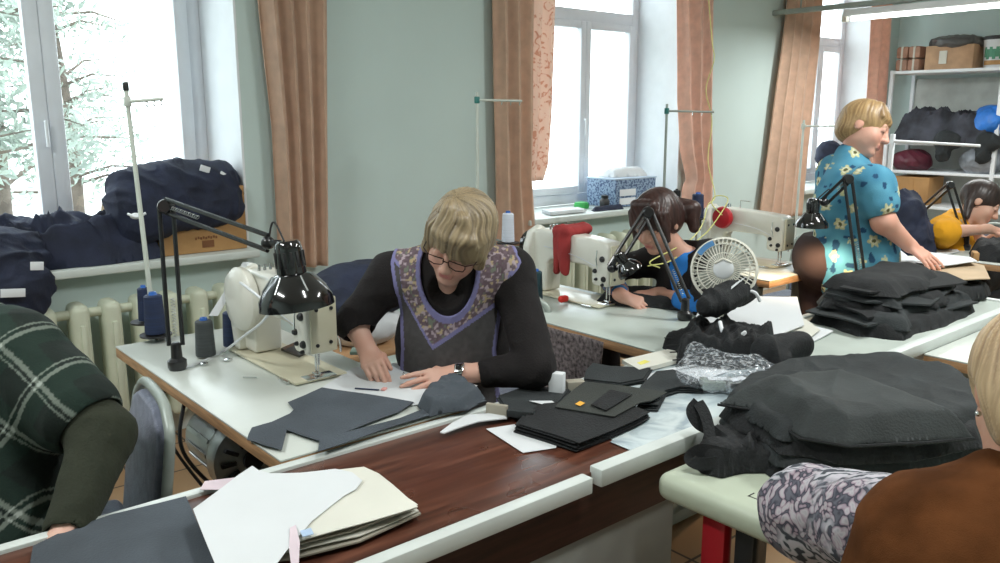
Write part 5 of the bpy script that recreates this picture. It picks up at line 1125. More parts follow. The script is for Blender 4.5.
one(sheet('paper_pattern', TB([(252, 461), (258, 465), (270, 468), (300, 467), (335, 464), (352, 468), (362, 476), (356, 484), (344, 490), (328, 502), (312, 515), (298, 532), (286, 548), (274, 566), (268, 590), (225, 590), (205, 540), (193, 508), (215, 490), (238, 471)], TZ + .060), TZ + .055, .0012, 'paper_white', wav=.004, res=.03, zf=lambda X, Y: .012 * np.sin(X * 6)), 'large curved white paper pattern on top of the pile, lower left', 'paper pattern', 'paper patterns at the lower left')
one(sheet('paper_pattern', TB([(200, 492), (205, 484), (236, 480), (250, 484), (225, 492)], TZ + .01), TZ + .012, .001, mat('paper_pink', (.66, .55, .60), .8), wav=.003), 'pinkish paper scrap peeping out behind the big white pattern', 'paper pattern')
one(sheet('pink_ribbon', TB([(289, 550), (290, 530), (296, 527), (300, 545), (299, 566), (291, 566)], TZ + .05), TZ + .052, .001, 'paper_pink', wav=.003, res=.012), 'pale pink ribbon lying across the lower edge of the pattern pile', 'ribbon')
one(sheet('blue_tag', TB([(300, 533), (311, 530), (314, 536), (303, 539)], TZ + .05), TZ + .053, .001, mat('pale_blue', (.40, .52, .70), .7), wav=.001), 'small pale blue tag between the white patterns', 'tag')
# ---- on the left sewing table
def cone(x, y, z, r, h, m, label, core='blue_plastic', group='thread cones'):
    t = thing('thread_cone', label, 'thread cone', (x, y, z), group)
    MB().lathe([(r * .55, 0), (r * .98, .004), (r, .012), (r * .86, h * .9), (r * .7, h * .93), (r * .3, h * .94)], (x, y, z), (0, 0, 1), 26).obj('wound_thread', m, t)
    MB().lathe([(r * .5, h * .90), (r * .36, h * .97), (r * .34, h), (r * .2, h), (r * .2, h * .92)], (x, y, z), (0, 0, 1), 18).obj('cone_core', core, t)
    return t
p = at(206, 356, Z1); cone(p.x, p.y, Z1, .033, .135, 'thread_grey', 'dark grey thread cone on the left table, in front of the navy one')
p = at(233, 346, Z1); cone(p.x, p.y, Z1, .033, .135, 'thread_navy', 'navy thread cone beside the cream sewing machine')
def disc_tray(c, r, t): MB().lathe([(r * .2, -.004), (r, -.002), (r * 1.02, .004), (r * .95, .004), (r * .2, 0)], c, (0, 0, 1), 30).tube([Vector(c) - Vector((0, 0, .02)), Vector(c) + Vector((0, 0, .06))], .005).obj('spool_tray', 'black_plastic', t)
def stand(base, top, arm_to, label, m='pole_white', trays=(), clamp='pole_white', floor=False, zb=.775):
    t = thing('thread_stand', label, 'thread stand', base, 'thread stands'); B, T_, A = Vector(base), Vector(top), Vector(arm_to)
    MB().tube([B, B.lerp(T_, .5), T_], [.010, .0085, .0075]).obj('pole', m, t)
    MB().lathe([(.03, 0), (.032, .006), (.014, .014), (.014, .03)] if not floor else [(.14, 0), (.14, .012), (.03, .02), (.02, .06)], B, (0, 0, 1), 20).obj('base', 'steel', t)
    j = T_ - (T_ - B).normalized() * .04
    MB().box(j, (.022, .022, .035), bev=.004).tube([j + Vector((0, 0, -.02)), j + Vector((.0, 0, -.06))], .006).obj('clamp', clamp, t)
    ar = MB().tube([j, A], .0062).obj('guide_arm', m if m != 'pole_white' else 'pole_white', t)
    b = MB()
    for k in (.55, .75, .95): b.lathe([(.006, -.001), (.011, -.001), (.011, .001), (.006, .001)], j.lerp(A, k) + Vector((0, 0, -.013)), (A - j), 12, closed=True)
    b.obj('thread_eye', 'chrome', ar)
    for c in trays:
        c = Vector(c); q = B.lerp(T_, (c.z - B.z) / (T_.z - B.z)); MB().tube([q, c], .005).obj('tray_arm', 'steel', t); disc_tray(c, .055, t)
    return t
pb = Vector((.955, 3.10, .60)); ptop = aty(126, 90, 3.10)
c1, c2_ = aty(141, 330, 3.02), aty(152, 343, 2.98)
ca, cb = Vector((c1.x, 3.14, c1.z + .02)), Vector((c2_.x + .03, 3.0, .80))
ca = P(146, 322, 3.20); cb = P(156, 335, 3.02)
t = stand((pb.x, pb.y, .68), ptop, ptop + RR * .125 + Vector((0, 0, -.03)), 'white metal thread stand pole before the left window', trays=(ca, cb))
MB().box((pb.x, 3.075, .72), (.05, .06, .12), bev=.004).obj('table_clamp', 'steel', t)
MB().ball(P(136, 216, 3.15), (.022, .018, .012)).tube(bez(P(128, 214, 3.13), P(137, 217, 3.12), P(146, 213, 3.13)), .005).obj('tied_rag', 'label_white', t)
MB().box(ptop + Vector((0, 0, .012)), (.018, .018, .03), bev=.003).obj('pole_cap', 'black_plastic', t)
cone(ca.x, ca.y, ca.z + .005, .026, .14, 'thread_navy', 'narrow navy thread cone on the rear spool tray by the left window')
cone(cb.x, cb.y, cb.z + .005, .037, .155, 'thread_navy', 'wide navy thread cone on the front spool tray by the left window')
bx = thing('phone', 'black phone lying on the bed of the cream sewing machine', 'phone', at(299, 350, .79))
sheet('phone_body', TB([(281, 350), (295, 344), (314, 350), (299, 357)], .79), .788, .009, 'black_gloss', bx, wav=0)
sheet('screen', TB([(283, 350), (295, 345.2), (311, 350), (299, 355.8)], .798), .7975, .0008, 'black_plastic', bx, wav=0)
for (x, y), lb in (((228, 360), 'metal press stud on the left table, behind the other'), ((204, 364), 'metal press stud on the left table, nearest the lamp base')):
    p = at(x, y, Z1); one(MB().lathe([(.014, 0), (.014, .003), (.009, .005), (.004, .006)], p, (0, 0, 1), 20).obj('press_stud', 'chrome'), lb, 'stud', 'press studs on the left table')
p = at(243, 377, Z1 + .002); one(MB().tube([p, p + Vector((.03, -.035, .001))], .002, seg=6).obj('needle', 'steel'), 'thin dark needle lying on the left white table', 'needle')
one(MB().box(at(356, 351, Z1 + .012), (.06, .035, .012), rot=Matrix.Rotation(.9, 3, 'Z'), bev=.003).obj('chalk_box', mat('pale_green_plastic', (.42, .56, .50), .4)), 'small pale green plastic box beside the cream machine bed', 'box')
q0 = [(.86, 2.655, .783), at(190, 366, .782), at(222, 352, .785), P(244, 336, 2.62), P(262, 322, 2.56), P(270, 308, 2.5), P(258, 296, 2.55), P(240, 282, 2.72)]
one(MB().tube(bez(*q0, n=8), .0042, seg=8).obj('power_cable', 'label_white'), 'pale cable looping from the lamp base up to the cream sewing machine', 'cable')
q0 = [(.86, 2.62, .77), (.785, 2.56, .70), (.775, 2.45, .60), (.84, 2.3, .45), (.90, 2.2, .35)]
one(MB().tube(bez(*q0, n=8), .005, seg=8).obj('black_cable', 'black_plastic'), 'black cable hanging from the lamp clamp in front of the motor', 'cable')
s0, s1 = P(246, 262, 2.84), P(213, 316, 2.80)
one(MB().prism([(-.011, 0), (.011, 0), (.016, (s1 - s0).length), (-.016, (s1 - s0).length)], s0, RR, (s1 - s0).normalized(), RR.cross((s1 - s0).normalized()), .004, .0015).obj('white_strip', 'label_white'), 'white strip leaning from the cream machine towards the grey thread cone', 'strip')
# ---- sill of the left window
one(heap('clothing_heap', [(.30, 4.12), (.80, 4.08), (1.10, 4.07), (1.34, 4.10), (1.36, 4.35), (1.30, 4.46), (.9, 4.50), (.35, 4.50)], WZ0 + .001, .14, 'navy_cloth', edge=.12, amp=1.0, f=8, seed=2.), 'long crumpled heap of navy clothing on the left window sill', 'clothing')
bt = thing('garment_bundle', 'navy garment bundle with white labels hanging over the sill, at the left edge', 'clothing', (.62, 4.02, WZ0))
F = Field((.22, 3.80, .66), (1.0, 4.40, 1.16), .007)
F.ell((.52, 4.14, .98), (.30, .16, .12), k=.05); F.ell((.55, 3.985, .86), (.235, .075, .165), k=.06); F.disp(lambda x, y, z: -folds(x, y * .6 + z * .8, z, 8, 4), .042)
fmesh('bundle', F, 'navy_cloth', bt)
for (x, y, w_) in ((13, 293, .09), (37, 266, .05)):
    p = aty(x, y, 3.845 if x < 20 else 3.865); MB().box(p, (w_, .006, .035), rot=Matrix.Rotation(.1, 3, 'Y'), bev=.001).obj('white_label', 'label_white', bt)
b0, b1 = 1.33, 1.765
ct = thing('carton', 'ochre carton with dark stamp under the navy cloth on the left sill', 'box', ((b0 + b1) / 2, 4.27, WZ0))
MB().box(((b0 + b1) / 2, 4.27, WZ0 + .165), (b1 - b0, .30, .325), bev=.004).obj('carton_body', 'cardboard', ct)
b = MB()
for k in range(9): b.box((1.50 + k * .013, 4.118, .975 + .004 * (k % 2)), (.008, .003, .012))
b.box((1.56, 4.118, .945), (.06, .003, .035)); b.obj('stamp', mat('stamp_brown', (.20, .08, .03), .8), ct)
bt = thing('navy_cloth_bundle', 'thick navy cloth bundle with white labels lying over the ochre carton', 'clothing', (1.5, 4.25, 1.0))
F = Field((1.08, 3.96, .90), (1.80, 4.50, 1.42), .007)
pl, pr_ = aty(112, 200, 4.2), aty(225, 200, 4.2)
F.cap((1.26, 4.22, 1.20), (1.66, 4.24, 1.22), .115, .11, k=.08); F.cap((1.30, 4.14, 1.10), (1.66, 4.14, 1.12), .085, .07, k=.08); F.ell((1.45, 4.24, 1.24), (.26, .16, .10), k=.05); F.ell((1.22, 4.20, 1.10), (.08, .11, .14), k=.05)
F.disp(lambda x, y, z: -folds(x, y * .6 + z * .8, z, 7, 7), .036); fmesh('bundle', F, 'navy_cloth', bt)
for x, y, Y_, a in ((205, 169, 4.13, .35), (224, 176, 4.14, .6)): MB().box(aty(x, y, Y_ - .02), (.05, .006, .030), rot=Matrix.Rotation(a, 3, 'Y'), bev=.001).obj('white_label', 'label_white', bt)
F = Field(*bbox(P(113, 205, 4.1), P(125, 235, 4.1), pad=.12), .005); F.cap(P(107, 206, 4.12), P(116, 232, 4.08), .018, .05, k=.02); F.disp(lambda x, y, z: -folds(x, y, z, 14), .015)
one(fmesh('wrapping_paper', F, 'brown_paper'), 'crumpled light brown wrapping paper between the navy heaps', 'paper')
# ---- behind the woman in glasses
st = thing('stool', 'wooden stool behind the woman in glasses, carrying the navy garment', 'stool', (1.80, 3.05, 0))
MB().box((1.80, 3.05, .60), (.36, .36, .03), bev=.006).obj('seat', 'ply_edge', st)
for sx in (-.14, .14):
    for sy in (-.14, .14): MB().box((1.80 + sx, 3.05 + sy, .292), (.035, .035, .585), bev=.003).obj('leg', 'ply_edge', st)
F = Field((1.5, 2.80, .60), (2.15, 3.30, 1.02), .007); F.ell((1.80, 3.05, .70), (.16, .15, .085), k=.04); F.disp(lambda x, y, z: -folds(x, y, z, 8, 2), .02); F.plane((0, 0, .616), (0, 0, -1))
one(fmesh('white_garment', F, 'paper_white'), 'white folded garment under the navy one, behind the woman in glasses', 'clothing')
F = Field((1.5, 2.75, .70), (2.20, 3.35, 1.10), .007); F.ell((1.81, 3.05, .85), (.22, .17, .10), k=.04); F.ell((1.70, 3.0, .80), (.12, .14, .07), k=.04); F.disp(lambda x, y, z: -folds(x, y, z, 7, 9), .028)
one(fmesh('navy_garment', F, 'navy_cloth'), 'navy garment heaped behind the shoulder of the woman in glasses', 'clothing')
# ---- second table: stand, cones, hanging cloth
pt = atx(476, 96, 3.0)
wb_ = P(508, 243, 4.1)
wb_ = P(508, 243, 4.1)
tp = aty(477, 92, 3.40); stand((tp.x, tp.y, 0), tp, P(522, 101, 4.30), 'grey thread stand pole with teal clamp before the tan curtain', clamp='teal_plastic', trays=(wb_,), floor=True)
cone(wb_.x, wb_.y, wb_.z + .004, .032, .155, 'thread_white', 'tall white thread cone with blue tip above the woman in glasses', group='thread cones')
p = at(536, 300, Z1); cone(p.x, p.y, Z1, .030, .14, 'thread_teal', 'dark teal thread cone beside the white machine, nearest the seated woman')
p = at(526, 288, Z1); cone(p.x, p.y, Z1, .028, .14, 'thread_navy', 'navy thread cone behind the dark teal cone')
hc_ = thing('hanging_cloth', 'speckled grey-brown cloth hanging from the front edge of the middle sewing table', 'cloth', (2.19, 2.2, .6))
yy = np.linspace(1.98, 2.44, 40); zz = np.linspace(.42, .772, 24); Yg, Zg = np.meshgrid(yy, zz, indexing='ij'); Yg = Yg + (Zg - .77) * -.16 * (Yg < 2.1)
Xg = 2.188 - .012 * vnoise(Yg * 18, Zg * 6, Yg * 0) - .006; co = np.stack([Xg, Yg, Zg], -1).reshape(-1, 3); n = len(co); i = np.arange(n).reshape(40, 24)
q = np.stack([i[:-1, :-1], i[1:, :-1], i[1:, 1:], i[:-1, 1:]], -1).reshape(-1, 4); bd = np.concatenate([i[:-1, 0], i[-1, :-1], i[::-1, -1][:-1], i[0, ::-1][:-1]]); bn = np.roll(bd, -1)
npmesh('cloth', np.concatenate([co, co - np.array([.004, 0, 0])]), np.concatenate([q, q[:, ::-1] + n, np.stack([bn, bd, bd + n, bn + n], 1)]), 'speckle_cloth', hc_)
# work on machine 2
one(heap('sewn_garment', TB([(596, 303), (625, 306), (655, 308), (690, 312), (686, 296), (650, 292), (610, 292)], Z1), Z1, .035, 'black_cloth', edge=.05, amp=.6, seed=5), 'black garment being sewn under the needle of the white machine', 'clothing')
b = MB().box(P(606, 240, 3.75), (.07, .05, .06), bev=.008)
# ---- fan
def fan():
    c = P(724, 270, 3.02); ax = cdir(-.30, .10, .95); x, y, z = RR - ax * RR.dot(ax), None, ax; x.normalize(); y = ax.cross(x); R = .118
    t = thing('desk_fan', 'cream desk fan with slotted round grille and blue sticker, beside the paper pile', 'fan', (c.x, c.y, .78))
    MB().lathe([(R * .93, -.03), (R, -.028), (R * 1.02, 0), (R, .022), (R * .94, .026), (R * .93, .018), (R * .97, 0), (R * .95, -.024)], c, ax, 48, closed=True).obj('grille_ring', 'fan_plastic', t)
    g = MB()
    for k in range(44):
        a = 2 * math.pi * k / 44; d = x * math.cos(a) + y * math.sin(a); s_ = d.cross(ax)
        g.tube([c + d * R * .24 + ax * .034, c + (d * .98 + s_ * .10).normalized() * R * .62 + ax * .036, c + (d + s_ * .16).normalized() * R * .95 + ax * .022], .0021, seg=5)
    for rr in (.50, .78): g.lathe([(R * rr - .002, .031), (R * rr + .002, .031), (R * rr + .002, .036), (R * rr - .002, .036)], c, ax, 40, closed=True)
    g.obj('front_grille', 'fan_plastic', t)
    g = MB()
    for k in range(24):
        a = 2 * math.pi * k / 24; d = x * math.cos(a) + y * math.sin(a); g.tube([c + d * R * .2 - ax * .05, c + d * R * .7 - ax * .05, c + d * R * .95 - ax * .026], .0021, seg=5)
    g.obj('back_grille', 'fan_plastic', t)
    MB().lathe([(R * .30, .030), (R * .31, .038), (R * .24, .046), (.004, .048)], c, ax, 30).obj('hub_cover', 'paper_white', t)
    MB().tube([c + ax * .046 + x * -.03 + y * .02, c + ax * .052 + y * .035, c + ax * .046 + x * .03 + y * .02], .004).obj('hub_handle', 'fan_plastic', t)
    bl = MB()
    for k in range(4):
        a = k * math.pi / 2 + .5; d = x * math.cos(a) + y * math.sin(a); s_ = ax.cross(d); n = (ax + s_ * .45).normalized(); w = n.cross(d).normalized()
        bl.prism([(R * .15, -.015), (R * .5, -.040), (R * .86, -.030), (R * .88, .02), (R * .5, .036), (R * .15, .015)], c - ax * .01, d, w, n, .002, .0008)
    bl.obj('blade', mat('fan_blade', (.55, .57, .52), .3), t)
    s_ = MB()
    for k in range(6):
        a = math.radians(112 + k * 6); d = x * math.cos(a) + y * math.sin(a); s_.box(c + d * R * .86 + ax * .036, (.013, .020, .002), rot=Matrix((d.cross(ax), d, ax)).transposed())
    s_.obj('blue_sticker', 'label_blue', t)
    MB().lathe([(.02, -.14), (.045, -.135), (.055, -.10), (.055, -.05), (.03, -.045)], c, ax, 26).obj('motor_housing', 'grey_metal', t)
    m = c - ax * .09; MB().tube([m + Vector((0, 0, -.03)), Vector((m.x, m.y, .80))], .014).obj('neck', 'fan_plastic', t)
    MB().lathe([(.075, 0), (.08, .004), (.075, .016), (.03, .028), (.018, .04)], (m.x, m.y, .777), (0, 0, 1), 30).obj('base', 'grey_metal', t)
fan()
# ---- paper pile and bundles by the fan
zp = TZ + .003
for k, (q, m, lb) in enumerate((
    ([(700, 345), (770, 360), (806, 346), (833, 333), (802, 324), (740, 318)], 'paper_white', 'lowest white paper of the pile beside the fan'),
    ([(690, 336), (760, 350), (806, 343), (820, 332), (800, 318), (740, 312)], 'paper_cream', 'cream paper in the middle of the pile beside the fan'),
    ([(692, 327), (703, 305), (722, 296), (755, 299), (797, 299), (804, 328), (778, 338), (735, 334)], 'paper_white', 'large white paper pattern on top of the pile beside the fan'))):
    one(sheet('pattern_sheet', TB(q, zp + .008 * k), zp + .010 * k, .004, m, wav=.004, seed=k), lb, 'paper', 'paper pile by the fan')
t = thing('fabric_roll', 'rolled black fabric with orange tag and white tie on the paper pile', 'fabric roll', at(730, 312, .79))
a, b_ = P(716, 302, 2.92), P(742, 290, 3.02); F = Field(*bbox(a, b_, pad=.09), .0045); F.cap(a, b_, .044, .046, k=.01); F.cap(a + V3((0, 0, .006)), a - (b_ - a) * .3, .038, .03, k=.01); F.disp(lambda x, y, z: -folds(x, y, z, 14, 1), .014); fmesh('roll', F, 'black_cloth', t)
d = (b_ - a).normalized(); MB().lathe([(.047, -.006), (.049, -.006), (.049, .006), (.047, .006)], a.lerp(b_, .8), d, 24, closed=True).tube(bez(b_ - FF * .045, b_ - FF * .06 + RR * .03 - UU * .01, b_ - FF * .05 + RR * .05 - UU * .04), .006).obj('white_tie', 'label_white', t)
MB().box(P(733, 295, 2.93), (.022, .012, .006), bev=.002).obj('orange_tag', 'yellow_mark', t)
p0, p1 = P(712, 304, 2.90), P(742, 279, 2.93)
one(MB().prism([(-.022, 0), (.022, 0), (.020, (p1 - p0).length), (-.024, (p1 - p0).length)], p0, (RR + UU * .6).normalized(), (p1 - p0).normalized(), -FF, .003, .001).obj('paper_strip', 'paper_white'), 'white paper strip leaning against the fan hub above the black roll', 'paper')
t = thing('fabric_bundle', 'long bundle of black fabric strips tied with a white bow before the fan', 'fabric bundle', at(710, 340, .78))
heap('strips', TB([(668, 350), (690, 342), (730, 340), (772, 345), (776, 356), (755, 366), (715, 366), (690, 362), (676, 364)], TZ + .01), TZ + .006, .060, 'black_cloth', t, edge=.04, amp=1.1, f=16, seed=2.2, res=.005, rag=.05)
for k in range(9):
    a0 = at(664 + (k * 5 % 9) * 3, 336 + k * 3, .80 + .003 * (8 - k)); b0_ = at(712, 338 + k * 2, .80 + .003 * (8 - k)); n_ = (b0_ - a0).cross(V3((0, 0, 1))).normalized() * .006
    sheet('loose_strip_end', [a0 - n_ * .3, b0_ - n_, b0_ + n_, a0 + n_ * .3], .772 + .005 * (8 - k), .003, 'black_cloth', t, wav=.003, res=.015, seed=k)
c = P(723, 334, 2.79); MB().tube(bez(P(720, 322, 2.83), P(722, 330, 2.80), P(726, 341, 2.80)), .007).tube(bez(c, P(733, 340, 2.78), P(745, 332, 2.78), P(740, 341, 2.78), c), .005).tube(bez(c, P(736, 345, 2.78), P(758, 342, 2.78)), .005).obj('white_tie', 'label_white', t)
one(sheet('white_wrapper', TB([(704, 352), (712, 340), (740, 338), (770, 342), (768, 356), (735, 362)], .79), .800, .002, 'paper_white', wav=.006), 'white wrapper sheet between the tied black bundle and the plastic bag', 'paper')
F = Field(*bbox(P(763, 352, 2.62), P(800, 346, 2.68), pad=.10), .0045); F.cap(P(768, 352, 2.64), P(798, 346, 2.70), .045, .038, k=.02); F.cap(P(772, 358, 2.62), P(782, 362, 2.60), .025, .02, k=.02); F.disp(lambda x, y, z: -folds(x, y, z, 12, 6), .016); F.plane((0, 0, .764), (0, 0, -1))
one(fmesh('black_fabric_roll', F, 'black_cloth'), 'short black fabric roll at the front of the pile, right of the plastic bag', 'fabric roll')
t = thing('plastic_bag', 'clear plastic bag holding grey packets on the long worktable', 'bag', at(728, 378, .765))
F = Field(*bbox(P(690, 352, 2.6), P(768, 382, 2.5), pad=.12), .005); F.ell(P(728, 372, 2.50), (.14, .085, .042), np.array(mrot(VH, V3((0, 0, 1)))), .03); F.cap(P(705, 362, 2.52), P(692, 350, 2.56), .03, .016, k=.03); F.disp(lambda x, y, z: -folds(x, y, z, 14, 8), .020); F.plane((0, 0, .765), (0, 0, -1))
fmesh('film', F, 'clear_film', t)
for k, (x, y) in enumerate(((718, 374), (738, 378))):
    p = P(x, y, 2.50); pk = thing('packet', ['grey packet inside the clear plastic bag, on the left', 'grey packet inside the clear plastic bag, on the right'][k], 'packet', (p.x, p.y, .77), 'packets in the plastic bag')
    MB().box((p.x, p.y, .786), (.10, .055, .028), rot=Matrix.Rotation(-.7 + k * .4, 3, 'Z'), bev=.004).obj('wrapper', 'steel' if k else 'grey_metal', pk)
    MB().box((p.x, p.y, .8015), (.06, .03, .002), rot=Matrix.Rotation(-.7 + k * .4, 3, 'Z')).obj('packet_label', 'label_white', pk)
# ---- black bag piles
def ntex(o): return o
def bag_pile(layers, z0, label, cat, group=None, m='black_cloth', nm='folded_bag'):
    for k, (q, z, h, lb, e, sd) in enumerate(layers): one(heap(nm, q, z, h, m, edge=e, amp=.40, f=7, seed=sd, res=.007, layers=0, rag=.03), lb, cat, group)
G1 = 'black garments piled on the long worktable'
def jit(poly, seed, off, k=1.):
    r = random.Random(seed); cx = sum(p[0] for p in poly) / len(poly); cy = sum(p[1] for p in poly) / len(poly)
    return [((p[0] - cx) * k + cx + r.uniform(-off, off), (p[1] - cy) * k + cy + r.uniform(-off, off)) for p in poly]
w1 = [(3.02, 1.44), (3.08, 1.30), (3.30, 1.33), (3.45, 1.28), (3.78, 1.33), (3.93, 1.50), (3.88, 1.72), (3.35, 1.76), (3.06, 1.66)]
NM = ['lowest', 'second lowest', 'middle', 'second highest', 'topmost']
for k in range(5):
    q = jit(w1, k + 3, .035, 1 - .065 * k); q = [(x, y + .012 * k) for x, y in q]
    one(heap('black_garment', q, TZ + .033 * k, .042, ['black_cloth', 'charcoal_cloth'][k % 2], edge=.040 + .012 * k, amp=.5, f=6.5, seed=1.3 + k * 1.7, res=.006, rag=.035), '%s black garment of the pile at the far end of the worktable' % NM[k], 'clothing', G1)
for k in range(4):
    q = jit(w1[::2], k + 31, .05, .98 - .06 * k); one(sheet('flat_garment_piece', q, TZ + .042 + .033 * k, .007, ['charcoal_cloth', 'black_cloth'][k % 2], wav=.006, res=.03, seed=k, zf=lambda X, Y, k=k: -.05 * np.clip((1.45 - Y) / .2, 0, 1) * (k > 0)), 'flat dark piece with pointed corners jutting out of the far pile, %s of four' % ['lowest', 'second lowest', 'second highest', 'highest'][k], 'clothing', 'flat pieces jutting out of the far pile')
one(sheet('pocket_piece', TB([(900, 318), (925, 296), (957, 313), (925, 322)], TZ + .012), TZ + .03, .006, 'black_cloth', wav=.006), 'flat black piece with a pointed corner at the end of the pile', 'fabric piece')
one(sheet('paper_edge', TB([(886, 264), (900, 262), (925, 285), (942, 304), (930, 306), (905, 283)], TZ + .06), TZ + .115, .003, 'paper_white', wav=.004, zf=lambda X, Y: -.11 * np.clip((3.95 - X) * 0 + (1.62 - Y) / .35, 0, 1)), 'narrow white paper showing between the black pile and the brown papers', 'paper')
w2 = [(3.72, 1.62), (3.80, 1.44), (4.02, 1.36), (4.16, 1.40), (4.20, 1.74), (3.90, 1.80)]
one(heap('dark_clothing_heap', w2, TZ + .012, .048, 'black_cloth', edge=.04, amp=.5, seed=6, layers=3), 'dark layered clothing under the brown paper at the far table end', 'clothing')
for k, (q, m, lb) in enumerate((([(893, 268), (925, 282), (990, 281), (984, 266), (940, 258)], 'brown_paper', 'wavy light brown paper sheet at the far end, under the white sheets'),
                                ([(880, 262), (915, 271), (945, 268), (930, 258), (895, 258)], 'paper_cream', 'cream sheet near the floral sleeve, under the reaching hand'),
                                ([(905, 262), (935, 267), (977, 263), (970, 258), (930, 254)], 'paper_white', 'white paper sheets right of the reaching hand'))):
    one(sheet('flat_paper', TB(q,  .852 + .011 * k), .850 + .011 * k, .004, m, wav=.006, seed=k * 2), lb, 'paper', 'papers at the far end of the worktable')
G2 = 'charcoal bags piled on the pale green table'
R2 = [(at(716, 436, .74), at(738, 456, .74), at(772, 476, .74), at(840, 486, .74), at(912, 486, .74), at(985, 470, .74), at(1012, 430, .74), at(960, 405, .74), at(900, 388, .74), at(790, 388, .74), at(735, 408, .74))][0]
R3 = [at(x, y, .80) for x, y in ((722, 412), (745, 434), (800, 468), (850, 470), (930, 470), (980, 460), (985, 430), (930, 402), (860, 385), (800, 382), (745, 395))]
R4 = [at(x, y, .86) for x, y in ((718, 398), (760, 405), (800, 432), (850, 440), (930, 436), (975, 432), (940, 412), (880, 392), (830, 380), (790, 378), (750, 388))]
def lerp_poly(a, b, t): return [(p[0] * (1 - t) + q[0] * t, p[1] * (1 - t) + q[1] * t) for p, q in zip(a, b)]
for k in range(4):
    q = jit(R2, k + 11, .018, 1 - .03 * k)
    one(heap('folded_bag', q, .736 + .029 * k, .036, ['black_cloth', 'charcoal_cloth'][k % 2], edge=.045, amp=.6, f=6, seed=2.1 + k * 1.3, res=.006, rag=.03), '%s dark bag of the pile on the pale green table' % ['lowest', 'second lowest', 'middle', 'second highest'][k], 'bag', G2)
tb = thing('folded_bag', 'topmost charcoal bag with seams, on the pile on the pale green table', 'bag', (R4[0].x, R4[0].y, .83), G2)
heap('bag_body', R4, .845, .045, 'charcoal_bag', tb, edge=.09, amp=.9, f=4, seed=8.2, res=.005)
b = MB(); b.tube([R4[0] + V3((0, 0, -.018)), *[p + V3((0, 0, -.016)) for p in R4[1:6]]], .004, seg=6); b.obj('piping', 'black_cloth', tb)
st_ = thing('bag_strap', 'black webbing strap with looped end hanging over the worktable edge', 'strap', at(715, 430, .77))
def ribbon(pts, w, th, m, name, parent, up=V3((0, 0, 1))):
    pts = bez(*pts, n=8); b = MB(); n = len(pts); rows = []
    for i, p in enumerate(pts):
        d = (pts[min(i + 1, n - 1)] - pts[max(i - 1, 0)]).normalized(); s_ = d.cross(-FF).normalized(); nn = s_.cross(d)
        rows.append([b.b.verts.new(p + s_ * a * w + nn * c * th) for a, c in ((-.5, -.5), (.5, -.5), (.5, .5), (-.5, .5))])
    for r0, r1 in zip(rows, rows[1:]):
        for k in range(4): b.b.faces.new((r0[k], r0[(k + 1) % 4], r1[(k + 1) % 4], r1[k]))
    b.b.faces.new(rows[0]); b.b.faces.new(rows[-1][::-1]); return b.obj(name, m, parent)
ribbon([P(698, 402, 2.10), P(692, 411, 2.09), P(698, 423, 2.08), P(710, 430, 2.07), P(726, 442, 2.04), P(745, 452, 2.0)], .030, .003, 'black_cloth', 'webbing', st_)
ribbon([P(698, 402, 2.10), P(704, 412, 2.07), P(708, 424, 2.05), P(712, 445, 2.02), P(722, 462, 1.99)], .028, .003, 'black_cloth', 'webbing', st_)
ribbon([P(722, 462, 1.98), P(700, 464, 1.98), P(690, 458, 2.0), P(702, 450, 2.0), P(730, 455, 1.97)], .030, .003, 'black_cloth', 'webbing', st_)
one(heap('strap_bundle', [at(x, y, .745) for x, y in ((703, 470), (690, 462), (700, 448), (725, 435), (760, 450), (775, 470), (745, 470), (722, 474))], .737, .055, 'black_cloth', edge=.03, amp=.7, f=15, seed=2, res=.005), 'bundle of black straps at the corner of the pale green table', 'straps')
# ---- under the right hand tables
bn = thing('low_bench', 'low dark bench under the right tables', 'bench', (4.35, 1.0, 0))
MB().box((4.35, 1.05, .26), (.75, 1.1, .04), bev=.005).obj('bench_top', 'panel_grey', bn)
for sx in (-.3, .3):
    for sy in (-.45, .45): MB().box((4.35 + sx, 1.05 + sy, .12), (.05, .05, .24), bev=.003).obj('leg', 'grey_metal', bn)
MB_ = thing('white_carton', 'long white carton under the empty wood-edged table', 'box', (4.3, 1.25, .28)); MB().box((4.30, 1.30, .355), (.22, .34, .15), bev=.004).obj('carton', 'paper_white', MB_); MB().box((4.30, 1.30, .432), (.23, .35, .03), bev=.003).obj('lid', 'paper_white', MB_)
F = Field((3.95, 1.30, .27), (4.4, 1.75, .55), .007); F.ell((4.12, 1.50, .36), (.13, .15, .09), k=.03); F.disp(lambda x, y, z: -folds(x, y, z, 9, 2), .03); F.plane((0, 0, .282), (0, 0, -1)); one(fmesh('purple_bag', F, 'purple_bag'), 'dark purple bag on the bench under the right tables', 'bag')
F = Field((3.2, 1.75, .0), (3.75, 2.2, .45), .007); F.ell((3.48, 1.98, .19), (.17, .15, .17), k=.03); F.disp(lambda x, y, z: -folds(x, y, z, 8, 5), .03); F.plane((0, 0, .003), (0, 0, -1)); one(fmesh('rag_bag', F, mat('pale_blue_bag', (.42, .50, .62), .5, var=.3)), 'pale blue plastic bag of scraps on the floor behind the worktable', 'bag')
one(MB().box((4.02, .80, .135), (.5, .6, .25), bev=.01).obj('grey_crate', 'panel_grey') if False else MB().lathe([(.12, 0), (.16, .02), (.18, .26), (.19, .28), (.17, .28), (.15, .03), (.02, .02)], (3.60, 1.60, 0), (0, 0, 1), 28).obj('waste_bin', 'dark_wood'), 'dark round waste bin on the floor under the worktable end', 'bin')
